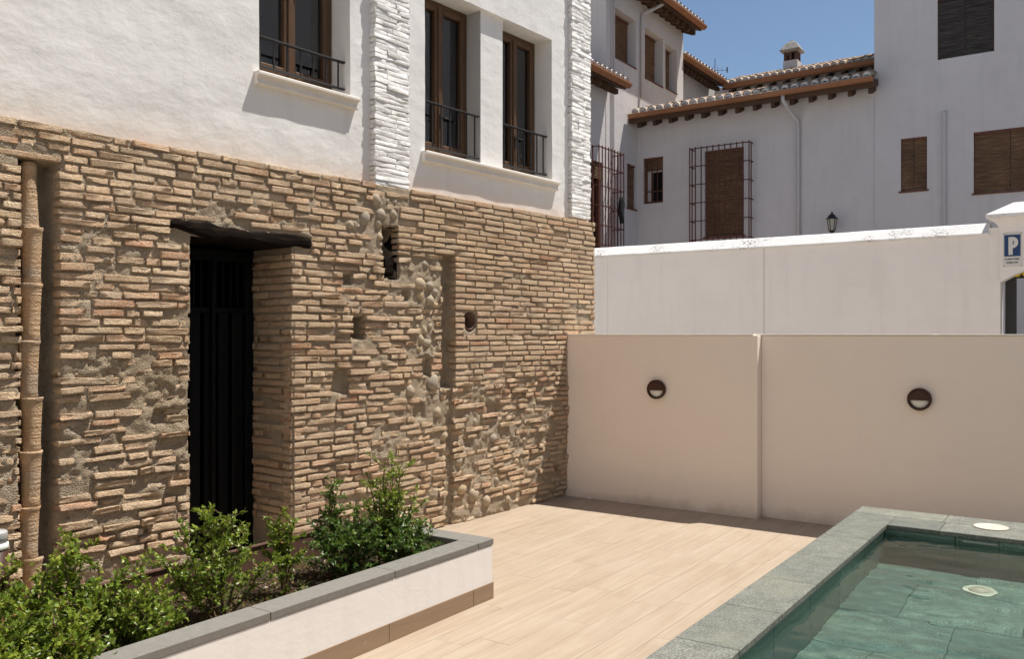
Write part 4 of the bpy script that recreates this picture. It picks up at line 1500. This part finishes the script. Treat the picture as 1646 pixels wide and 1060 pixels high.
# ------------------------------------------------------------------ houses behind
def tile_mesh(plug, mat):
    b = MB(); n = 8; V = []; F = []
    L = .44
    for (y, r) in ((0, .098), (L, .078)):
        for k in range(n + 1):
            t = math.pi * k / n
            V.append((r * math.cos(t), y, r * math.sin(t) * .95))
        for k in range(n + 1):
            t = math.pi * k / n
            V.append(((r - .014) * math.cos(t), y, (r - .014) * math.sin(t) * .95))
    m_ = n + 1
    for k in range(n):
        F.append((k, k + 1, 2 * m_ + k + 1, 2 * m_ + k))
        F.append((m_ + k, m_ + k + 1, k + 1, k))
    b.add(V, F)
    if plug:
        P = [(0, .012, -.012)] + [(.086 * math.cos(math.pi * k / n), .010, .086 * math.sin(math.pi * k / n) * .95) for k in range(n + 1)]
        Q = [(0, -.012, .03)]
        b.add(P + Q, [(k, k + 1, n + 2) for k in range(1, n + 1)], 1)
        b.add([(-.088, .004, -.02), (.088, .004, -.02), (.088, .004, .0), (-.088, .004, .0)], [(0, 1, 2, 3)], 1)
        # lime smear over the nose of the tile
        Vn = []
        for (y, r) in ((-.003, .101), (.05, .0985)):
            for k in range(n + 1):
                t = math.pi * k / n
                Vn.append((r * math.cos(t), y, r * math.sin(t) * .95 + .001))
        b.add(Vn, [(k, k + 1, m_ + k + 1, m_ + k) for k in range(n)], 1)
    return b.mesh('roof_tile', [mat, MAT['lime']], smooth=False)


TILE_P = tile_mesh(True, MAT['tile']); TILE_N = tile_mesh(False, MAT['tile'])
TILE_V = MB(); 


def roof(parent, A, B, upv, pitch, rows, sp=.215, single_rows=1):
    """tiles along the eave A->B, climbing along upv (unit, horizontal) at the pitch"""
    A = Vector(A); B = Vector(B); upv = Vector(upv)
    n = int((B - A).length / sp)
    rz = math.atan2(-upv.x, upv.y)
    cp_, sp_ = math.cos(pitch), math.sin(pitch)
    base = BASE[parent.name]
    run = MB()
    tv = [v.co.copy() for v in TILE_N.vertices]; tf = [tuple(p.vertices) for p in TILE_N.polygons]
    for r in range(rows):
        for k in range(n):
            d = r * .34
            p = A + (B - A) * ((k + .5) / n) + upv * (d * cp_) + Vector((0, 0, d * sp_ + .0))
            jit = (random.uniform(-.012, .012), random.uniform(-.02, .02))
            if r < single_rows:
                inst('roof_tile', TILE_P if r == 0 else TILE_N, parent, (p.x, p.y, p.z + random.uniform(-.006, .006)), (pitch + random.uniform(-.015, .015), 0, rz + jit[1]), (random.uniform(.93, 1.06), 1, random.uniform(.92, 1.06)))
            else:
                mt = Matrix.Translation(p + Vector((0, 0, random.uniform(-.008, .008)))) @ Matrix.Rotation(rz + jit[1], 4, 'Z') @ Matrix.Rotation(pitch, 4, 'X')
                run.add([mt @ v for v in tv], tf, 0, random.random())
    if run.v:
        run.part('tile_run', MAT['tilerun'], parent, kind='stuff')


def blind_mesh(P, u0, u1, v0, v1, d, step=.045):
    b = MB(); V = []; F = []
    n = int((v1 - v0) / step)
    for k in range(n + 1):
        v = v0 + (v1 - v0) * k / n
        V += [P(u0, v, d - .008), P(u1, v, d - .008), P(u0, v + step * .45, d + .006), P(u1, v + step * .45, d + .006)]
    for k in range(n):
        o = 4 * k
        F += [(o, o + 1, o + 3, o + 2), (o + 2, o + 3, o + 5, o + 4)]
    b.add(V, F)
    return b


def boxP(b, P, u0, u1, v0, v1, d0, d1):
    c = [P(u0, v0, d0), P(u1, v0, d0), P(u1, v1, d0), P(u0, v1, d0), P(u0, v0, d1), P(u1, v0, d1), P(u1, v1, d1), P(u0, v1, d1)]
    b.add(c, [(0, 3, 2, 1), (4, 5, 6, 7), (0, 1, 5, 4), (1, 2, 6, 5), (2, 3, 7, 6), (3, 0, 4, 7)])


def blind_window(house, P, u0, u1, v0, v1, d=.10, mat='blind', sill=True, split=None):
    f = MB()
    t = .05
    boxP(f, P, u0, u0 + t, v0, v1, -d - .04, -d + .03); boxP(f, P, u1 - t, u1, v0, v1, -d - .04, -d + .03); boxP(f, P, u0 + t, u1 - t, v1 - t, v1, -d - .04, -d + .03)
    w = f.part('window', MAT['redwood'], house)
    parts = [(u0 + .02, u1 - .02)] if not split else [(u0 + .02, split - .006), (split + .006, u1 - .02)]
    for (a, c) in parts:
        blind_mesh(P, a, c, v0 + .03, v1 - .01, -d + .045).part('blind', MAT[mat], w)
        r = MB()
        boxP(r, P, a, c, v1 - .05, v1 - .005, -d + .03, -d + .075)
        r.part('headrail', MAT['redwood'], w)
    if sill:
        s = MB(); boxP(s, P, u0 - .035, u1 + .035, v0 - .035, v0, -d, .03)
        s.part('sill', MAT['redwood'], w)
    return w


def grille(house, P, u0, u1, v0, v1, d, nu, vh):
    g = MB(); t = .011
    for v in vh:
        boxP(g, P, u0, u1, v - t, v + t, d - t, d + t)
        boxP(g, P, u0 - t, u0 + t, v - t, v + t, -.02, d - t); boxP(g, P, u1 - t, u1 + t, v - t, v + t, -.02, d - t)
    G = g.part('grille', MAT['oxide'], house)
    for k in range(nu):
        u = u0 + (u1 - u0) * k / (nu - 1)
        b = MB(); boxP(b, P, u - t, u + t, v0, v1, d + t - .004, d + t + .016)
        b.part('bar', MAT['oxide'], G)
    for u in (u0, u1):
        b = MB(); boxP(b, P, u - t, u + t, v0, v1, d * .5 - t, d * .5 + t)
        b.part('bar', MAT['oxide'], G)
    return G


FY = 20.0
PF = lambda u, v, d: (u, FY - d, v)                 # facade facing the camera
WX = -9.84
PW = lambda u, v, d: (WX + d, u, v)                 # wing wall facing +x

# the low white house with the long tiled eave
lh = thing('tiled_house', 'white house with long brown eave, barred window and downpipe behind the lane wall', 'house', (-7.0, FY, 0))
b = MB()
wall_open(b, PF, [WX, -4.19], [0, 7.15], [(-9.68, -9.14, 4.99, 6.14, .14), (-8.05, -7.08, 4.05, 6.13, .14)], .14, back=True)
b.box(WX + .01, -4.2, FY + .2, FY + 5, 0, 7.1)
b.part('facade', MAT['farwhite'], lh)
blind_window(lh, PF, -8.05, -7.08, 4.05, 6.13, .10)
w = blind_window(lh, PF, -9.68, -9.14, 5.78, 6.14, .10, sill=False)
f = MB()
for (a, c, e, g_) in ((-9.68, -9.62, 4.99, 5.78), (-9.20, -9.14, 4.99, 5.78), (-9.62, -9.20, 4.99, 5.05)):
    boxP(f, PF, a, c, e, g_, -.13, -.07)
boxP(f, PF, -9.50, -9.46, 5.05, 5.78, -.12, -.08); boxP(f, PF, -9.62, -9.2, 5.29, 5.31, -.10, -.07)
f.part('window', MAT['redwood'], lh)
f = MB(); boxP(f, PF, -9.46, -9.20, 5.05, 5.78, -.135, -.13); f.part('pane', MAT['soot'], lh)
for xx in (-9.58, -9.44, -9.30):
    f = MB(); boxP(f, PF, xx - .009, xx + .009, 5.04, 6.10, -.028, -.010); f.part('bar', MAT['oxide'], lh)
grille(lh, PF, -8.32, -6.86, 3.92, 6.20, .26, 11, [3.97, 4.42, 4.86, 5.30, 5.74, 6.17])
# eave: rafters, boards, gutter, tiles
EY, EZ = 19.42, 7.06
for k in range(14):
    xx = -9.62 + k * .418
    b = MB()
    b.prism([(EY + .20, EZ - .20), (EY + .20, EZ - .10), (FY + .05, EZ + .06), (FY + .05, EZ - .06), (EY + .26, EZ - .21)], 'x', xx - .042, xx + .042)
    b.part('rafter', MAT['eaves'], lh)
b = MB()
b.prism([(EY + .07, EZ - .12), (EY + .05, EZ + .0), (FY + .3, EZ + .27), (FY + .3, EZ + .12), (EY + .18, EZ - .105)], 'x', WX + .02, -4.10)
b.part('eave_board', MAT['eaves'], lh)
b = MB()
pr = [(EY + .05 - .075 + .075 * math.cos(t), EZ + .06 + .09 * math.sin(t)) for t in [math.pi + math.pi * k / 8 for k in range(9)]]
pr = pr + [(EY + .05, EZ + .075), (EY - .1, EZ + .075)]
b.prism(pr, 'x', WX + .06, -4.08)
b.part('gutter', MAT['gutter'], lh)
roof(lh, (WX + .12, EY - .02, EZ + .115), (-4.10, EY - .02, EZ + .115), (0, 1, 0), R(17), 4)
b = MB(); b.prism([(EY + .06, EZ + .02), (EY + .06, EZ + .09), (FY + 4, EZ + 1.47), (FY + 4, EZ + 1.2)], 'x', WX + .02, -4.195)
b.part('roof_deck', MAT['mortar'], lh)
dp = MB(); dp.tube([(-5.99, EY + .02, EZ + .0), (-5.99, EY + .02, EZ - .12), (-5.93, EY + .2, EZ - .30), (-5.81, FY - .07, EZ - .52), (-5.80, FY - .06, EZ - .7), (-5.80, FY - .06, .1)], .043, 10)
dp.part('downpipe', MAT['downpipe'], lh, True)

# the taller house to the right
th = thing('tall_house', 'taller white house with dark woven blinds at the right', 'house', (-1.0, FY, 0))
b = MB()
wall_open(b, PF, [-4.185, 32], [0, 17], [(-2.94, -1.90, 7.43, 8.72, .14), (-3.65, -3.14, 4.75, 5.87, .14), (-2.27, -.9, 4.58, 5.83, .14)], .14, back=True)  # unseen width and height enlarged to fill the window reflections
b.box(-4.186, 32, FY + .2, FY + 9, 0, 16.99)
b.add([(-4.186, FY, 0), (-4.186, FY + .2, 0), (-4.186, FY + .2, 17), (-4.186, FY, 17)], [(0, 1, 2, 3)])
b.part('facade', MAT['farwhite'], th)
blind_window(th, PF, -2.94, -1.90, 7.43, 8.72, .08, 'blindgrey', False, -2.42)
blind_window(th, PF, -3.65, -3.14, 4.75, 5.87, .08, split=-3.40)
blind_window(th, PF, -2.27, -.9, 4.58, 5.83, .08, split=-1.62)
MB().box(-2.845, -2.775, FY - .06, FY + .01, .1, 6.34, .008).part('conduit', MAT['downpipe'], th)

# wall lantern
ln = thing('wall_lantern', 'black wall lantern just above the lane wall cap', 'lantern', (-4.99, FY - .32, 4.0))
lx, ly = -4.99, FY - .32
def frus(b, z0, r0, z1, r1, n=6, mi=0):
    r0, r1 = r0 * .86, r1 * .86
    V = [(lx + r0 * math.cos(2 * math.pi * k / n + .3), ly + r0 * math.sin(2 * math.pi * k / n + .3), z0) for k in range(n)] + \
        [(lx + r1 * math.cos(2 * math.pi * k / n + .3), ly + r1 * math.sin(2 * math.pi * k / n + .3), z1) for k in range(n)]
    b.add(V, [tuple(range(n)), tuple(range(n, 2 * n))] + [(k, (k + 1) % n, n + (k + 1) % n, n + k) for k in range(n)], mi)
b = MB(); frus(b, 3.98, .075, 4.225, .118); b.part('glass', MAT['lanternglass'], ln)
b = MB(); frus(b, 3.93, .045, 3.98, .085); frus(b, 4.225, .145, 4.25, .14); frus(b, 4.25, .115, 4.31, .085); frus(b, 4.31, .075, 4.345, .03); frus(b, 4.345, .022, 4.36, .03); frus(b, 4.36, .03, 4.385, .012)
for k in range(6):
    t = 2 * math.pi * k / 6 + .3
    b.tube([(lx + .067 * math.cos(t), ly + .067 * math.sin(t), 3.98), (lx + .104 * math.cos(t), ly + .104 * math.sin(t), 4.225)], .008, 5)
b.tube([(lx, ly, 3.94), (lx, ly, 3.86), (lx, FY - .15, 3.80), (lx, FY, 3.84)], .012, 6)
b.part('frame', MAT['iron'], ln)

# the wing with the upper storey
wg = thing('wing_house', 'two storey white wing with deep window niches and bracketed eave', 'house', (WX, 20.5, 0))
b = MB()
wall_open(b, PW, [18.32, 22.87], [0, 10.6], [(18.78, 19.92, 8.43, 9.62, .30), (20.42, 21.52, 8.33, 9.62, .30), (21.68, 22.45, 8.36, 9.55, .30), (19.42, 19.90, 4.85, 5.95, .12)], .3, back=True)
b.add([(WX, 18.32, 7.0), (WX - 4, 18.32, 7.0), (WX - 4, 18.32, 10.6), (WX, 18.32, 10.6)], [(0, 1, 2, 3)])
b.add([(WX, 22.87, 0), (WX - 4, 22.87, 0), (WX - 4, 22.87, 10.6), (WX, 22.87, 10.6)], [(0, 1, 2, 3)])
b.add([(WX - 4, 18.32, 0), (WX - 4, 22.87, 0), (WX - 4, 22.87, 10.6), (WX - 4, 18.32, 10.6)], [(0, 1, 2, 3)])
b.part('wall', MAT['farwhite'], wg)
for (u0, u1, v0, v1) in ((18.80, 19.90, 8.44, 9.60), (20.44, 21.50, 8.34, 9.60), (21.70, 22.43, 8.37, 9.53)):
    blind_window(wg, PW, u0, u1, v0, v1, .27, sill=False)
    s = MB(); boxP(s, PW, u0 - .02, u1 + .02, v0 - .045, v0 - .012, -.29, .02); s.part('sill', MAT['redwood'], wg)
blind_window(wg, PW, 19.42, 19.90, 4.85, 5.95, .09)
def eave_y(house, y0, y1, wx, out, z, n, name_mat='eaves', rows=1, endcap=True):
    ex = wx + out
    for k in range(n):
        yy = y0 + (y1 - y0) * (k + .5) / n
        b = MB(); b.prism([(ex - .16, z - .16), (ex - .16, z - .05), (wx - .05, z + .14), (wx - .05, z - .01), (ex - .24, z - .17)], 'y', yy - .05, yy + .05)
        b.part('rafter', MAT['eaves'], house)
    b = MB(); b.prism([(ex - .04, z - .05), (ex - .04, z + .02), (wx - .3, z + .28), (wx - .3, z + .21)], 'y', y0, y1)
    b.part('eave_board', MAT['eaves'], house)
    pr = [(ex - .04 + .075 - .075 * math.cos(t), z + .07 + .085 * math.sin(t)) for t in [math.pi + math.pi * k / 8 for k in range(9)]]
    b = MB(); b.prism([(ex - .04, z + .09), (ex - .04, z + .0), (ex + .0, z - .02), (ex + .06, z + .0), (ex + .11, z + .05), (ex + .11, z + .09)], 'y', y0 - .05, y1 + .05)
    b.part('gutter', MAT['gutter'], house)
    roof(house, (ex + .03, y0, z + .125), (ex + .03, y1, z + .125), (-1, 0, 0), R(17), rows)
    b = MB(); b.prism([(ex - .03, z + .03), (ex - .03, z + .10), (wx - 3, z + 1.2), (wx - 3, z + 1.0)], 'y', y0 + .01, y1 - .01)
    b.part('roof_deck', MAT['mortar'], house)
eave_y(wg, 17.9, 22.95, WX, .55, 10.19, 14, rows=2)
dp = MB(); dp.tube([(WX + .45, 20.60, 10.2), (WX + .40, 20.55, 10.15), (WX + .07, 20.16, 9.85), (WX + .06, 20.15, 9.7), (WX + .06, 20.15, 7.75)], .045, 8)
dp.part('downpipe', MAT['downpipe'], wg, True)
for yy in (18.56, 18.68):
    MB().tube([(WX + .02, yy, 3.8), (WX + .02, yy, 9.9)], .014, 5).part('cable', MAT['downpipe'], wg)

# the lower block nearer the camera
lb = thing('lean_to_house', 'white lower block with short brown eave and full-height barred window beside the brick house', 'house', (WX, 16.5, 0))
b = MB()
wall_open(b, lambda u, v, d: (WX - .01 + d, u, v), [13.6, 18.319], [0, 7.75], [(17.5, 18.20, 3.3, 5.75, .2)], .2, back=True)
b.add([(WX - .01, 13.6, 0), (WX - 4, 13.6, 0), (WX - 4, 13.6, 7.75), (WX - .01, 13.6, 7.75)], [(0, 1, 2, 3)])
b.part('wall', MAT['farwhite'], lb)
f = MB()
for (a, c, e, g_) in ((17.5, 17.58, 3.3, 5.75), (18.12, 18.20, 3.3, 5.75), (17.58, 18.12, 5.67, 5.75), (17.82, 17.88, 3.3, 5.67)):
    boxP(f, PW, a, c, e, g_, -.20, -.08)
f.part('window', MAT['redwood'], lb)
f = MB(); boxP(f, PW, 17.58, 18.12, 3.3, 5.67, -.205, -.18); f.part('pane', MAT['soot'], lb)
blind_mesh(PW, 17.52, 18.18, 5.35, 5.72, -.04).part('blind', MAT['blind'], lb)
grille(lb, PW, 17.40, 18.62, 3.70, 6.02, .30, 9, [3.75, 4.2, 4.65, 5.1, 5.55, 5.98])
eave_y(lb, 14.0, 18.45, WX, .50, 7.52, 11, rows=2)

# something dark hung on the barred window
cl = MB(); V = []; F = []
for i in range(9):
    t = i / 8; zz = 4.95 - .62 * t
    w_ = .055 + .085 * math.sin(math.pi * min(1, t * 1.15)) * (1 + .25 * math.sin(9 * t))
    for k in range(8):
        a = 2 * math.pi * k / 8
        V.append((WX + .36 + .05 * math.cos(a), 18.42 + w_ * math.sin(a) + .02 * math.sin(7 * t), zz + .02 * math.cos(3 * a)))
for i in range(8):
    for k in range(8): F.append((i * 8 + k, i * 8 + (k + 1) % 8, (i + 1) * 8 + (k + 1) % 8, (i + 1) * 8 + k))
F += [tuple(range(8)), tuple(64 + k for k in range(8))]
cl.add(V, F)
cl.thing('hanging_cloth', MAT['cloth'], 'black bundle of cloth hung on the window bars beside the brick house', 'cloth', (WX + .36, 18.42, 4.3), smooth=True)

# the rear range: a further wing and the back roof with its chimney
rh = thing('rear_house', 'rear white house with tiled roof, chimney and corner eave against the sky', 'house', (-7.0, 25.5, 0))
b = MB()
b.box(WX - 5, WX - .52, 22.95, 31, 0, 9.58)
b.box(WX - 5, 2, 26.6, 33, 0, 9.55)
b.part('wall', MAT['farwhite'], rh)
eave_y(rh, 22.95, 26.15, WX - .52, .52, 9.47, 12, rows=3)
EY2, EZ2 = 26.02, 9.36
for k in range(16):
    xx = -9.7 + k * .42
    b = MB(); b.prism([(EY2 + .16, EZ2 - .18), (EY2 + .16, EZ2 - .06), (26.65, EZ2 + .10), (26.65, EZ2 - .06)], 'x', xx - .05, xx + .05)
    b.part('rafter', MAT['eaves'], rh)
b = MB(); b.prism([(EY2 + .03, EZ2 - .06), (EY2 + .03, EZ2 + .02), (26.9, EZ2 + .29), (26.9, EZ2 + .21)], 'x', -9.9, -3.5); b.part('eave_board', MAT['eaves'], rh)
b = MB(); b.prism([(EY2 + .03, EZ2 + .09), (EY2 + .03, EZ2 - .03), (EY2 - .02, EZ2 - .05), (EY2 - .09, EZ2 - .02), (EY2 - .12, EZ2 + .09)], 'x', -9.8, -3.5); b.part('gutter', MAT['gutter'], rh)
roof(rh, (-9.9, EY2 - .03, EZ2 + .125), (-3.6, EY2 - .03, EZ2 + .125), (0, 1, 0), R(19), 5)
b = MB(); b.prism([(EY2 + .02, EZ2 + .03), (EY2 + .02, EZ2 + .10), (27.6, EZ2 + .64), (27.6, EZ2 + .3)], 'x', -9.9, -3.5); b.part('roof_deck', MAT['mortar'], rh)
# ridge tiles
for k in range(16):
    inst('ridge_tile', TILE_N, rh, (-9.6 + k * .4, 27.55, EZ2 + .64), (R(3), 0, R(-90)), (1.15, 1, 1.0))
# chimney with its little hipped hat
cx_, cy_ = -8.12, 27.3
ch = MB().box(cx_ - .22, cx_ + .22, cy_ - .22, cy_ + .22, 9.6, 10.20, .01).part('chimney', MAT['farwhite'], rh)
for (a, c) in ((-.20, -.20), (.12, -.20), (-.20, .12), (.12, .12), (-.04, -.20), (.12, -.04)):
    MB().box(cx_ + a, cx_ + a + .08, cy_ + c, cy_ + c + .08, 10.20, 10.53).part('chimney_post', MAT['corten'], ch)
MB().box(cx_ - .10, cx_ + .10, cy_ - .10, cy_ + .10, 10.20, 10.53).part('flue', MAT['soot'], ch)
b = MB()
hp = [(.235, 10.46), (.30, 10.50), (.305, 10.53), (.23, 10.64), (.15, 10.76), (.075, 10.81), (.05, 10.85), (.0, 10.86)]
V = []
for (r, z) in hp:
    V += [(cx_ - r, cy_ - r, z), (cx_ + r, cy_ - r, z), (cx_ + r, cy_ + r, z), (cx_ - r, cy_ + r, z)]
F = [(0, 1, 2, 3)]
for i in range(len(hp) - 1):
    for k in range(4): F.append((i * 4 + k, i * 4 + (k + 1) % 4, (i + 1) * 4 + (k + 1) % 4, (i + 1) * 4 + k))
b.add(V, F); b.part('chimney_hat', MAT['hat'], ch)

# television aerial over the corner
AX, AY = -10.62, 27.2
an = thing('aerial', 'thin television aerial above the corner of the rear roof', 'aerial', (AX, AY, 9.6))
b = MB(); b.tube([(AX, AY, 9.6), (AX + .03, AY, 10.72)], .011, 6); b.part('mast', MAT['iron'], an)
b = MB(); b.tube([(AX - .35, AY - .1, 10.36), (AX + .42, AY + .12, 10.30)], .008, 5)
for k in range(6):
    u = k / 5; xx = AX - .32 + .68 * u; yy = AY - .09 + .19 * u
    b.tube([(xx + .06, yy - .10, 10.18 + .02 * k), (xx - .02, yy + .10, 10.56 - .03 * k)], .006, 4)
b.tube([(AX + .40, AY + .1, 10.22), (AX + .40, AY + .1, 10.40)], .02, 5)
b.part('dipoles', MAT['iron'], an)

# ------------------------------------------------------------------ unseen houses added for bounced light and window reflections
ho = thing('courtyard_house', 'white house closing the courtyard behind the viewpoint', 'house', (0, -2.6, 0))
b = MB()
wall_open(b, lambda u, v, d: (u, -2.6 + d, v), [-9, 8.4], [0, 8.2], [(-5.5, -4.6, 1.0, 2.4), (-2.2, -1.2, 0, 2.2), (1.2, 2.2, 1.0, 2.4), (-5.5, -4.6, 3.9, 5.3), (-1.9, -1.0, 3.9, 5.3), (2.0, 2.9, 3.9, 5.3)], .22, back=True)
b.box(-9, 8.4, -9, -2.9, 0, 8.2)
b.part('wall', MAT['render'], ho)
hs = thing('side_house', 'white house closing the courtyard on the far side of the pool', 'house', (8.5, 3.0, 0))
b = MB()
wall_open(b, lambda u, v, d: (8.5 - d, u, v), [-5, 9.5], [0, 11], [(-2.0, -1.1, 1.0, 2.4), (1.5, 2.4, 1.0, 2.4), (5.5, 6.4, 1.0, 2.4), (-2.0, -1.1, 3.9, 5.3), (1.5, 2.4, 3.9, 5.3), (5.5, 6.4, 3.9, 5.3)], .22, back=True)
b.box(8.8, 13, -5, 9.5, 0, 11)
b.part('wall', MAT['render'], hs)
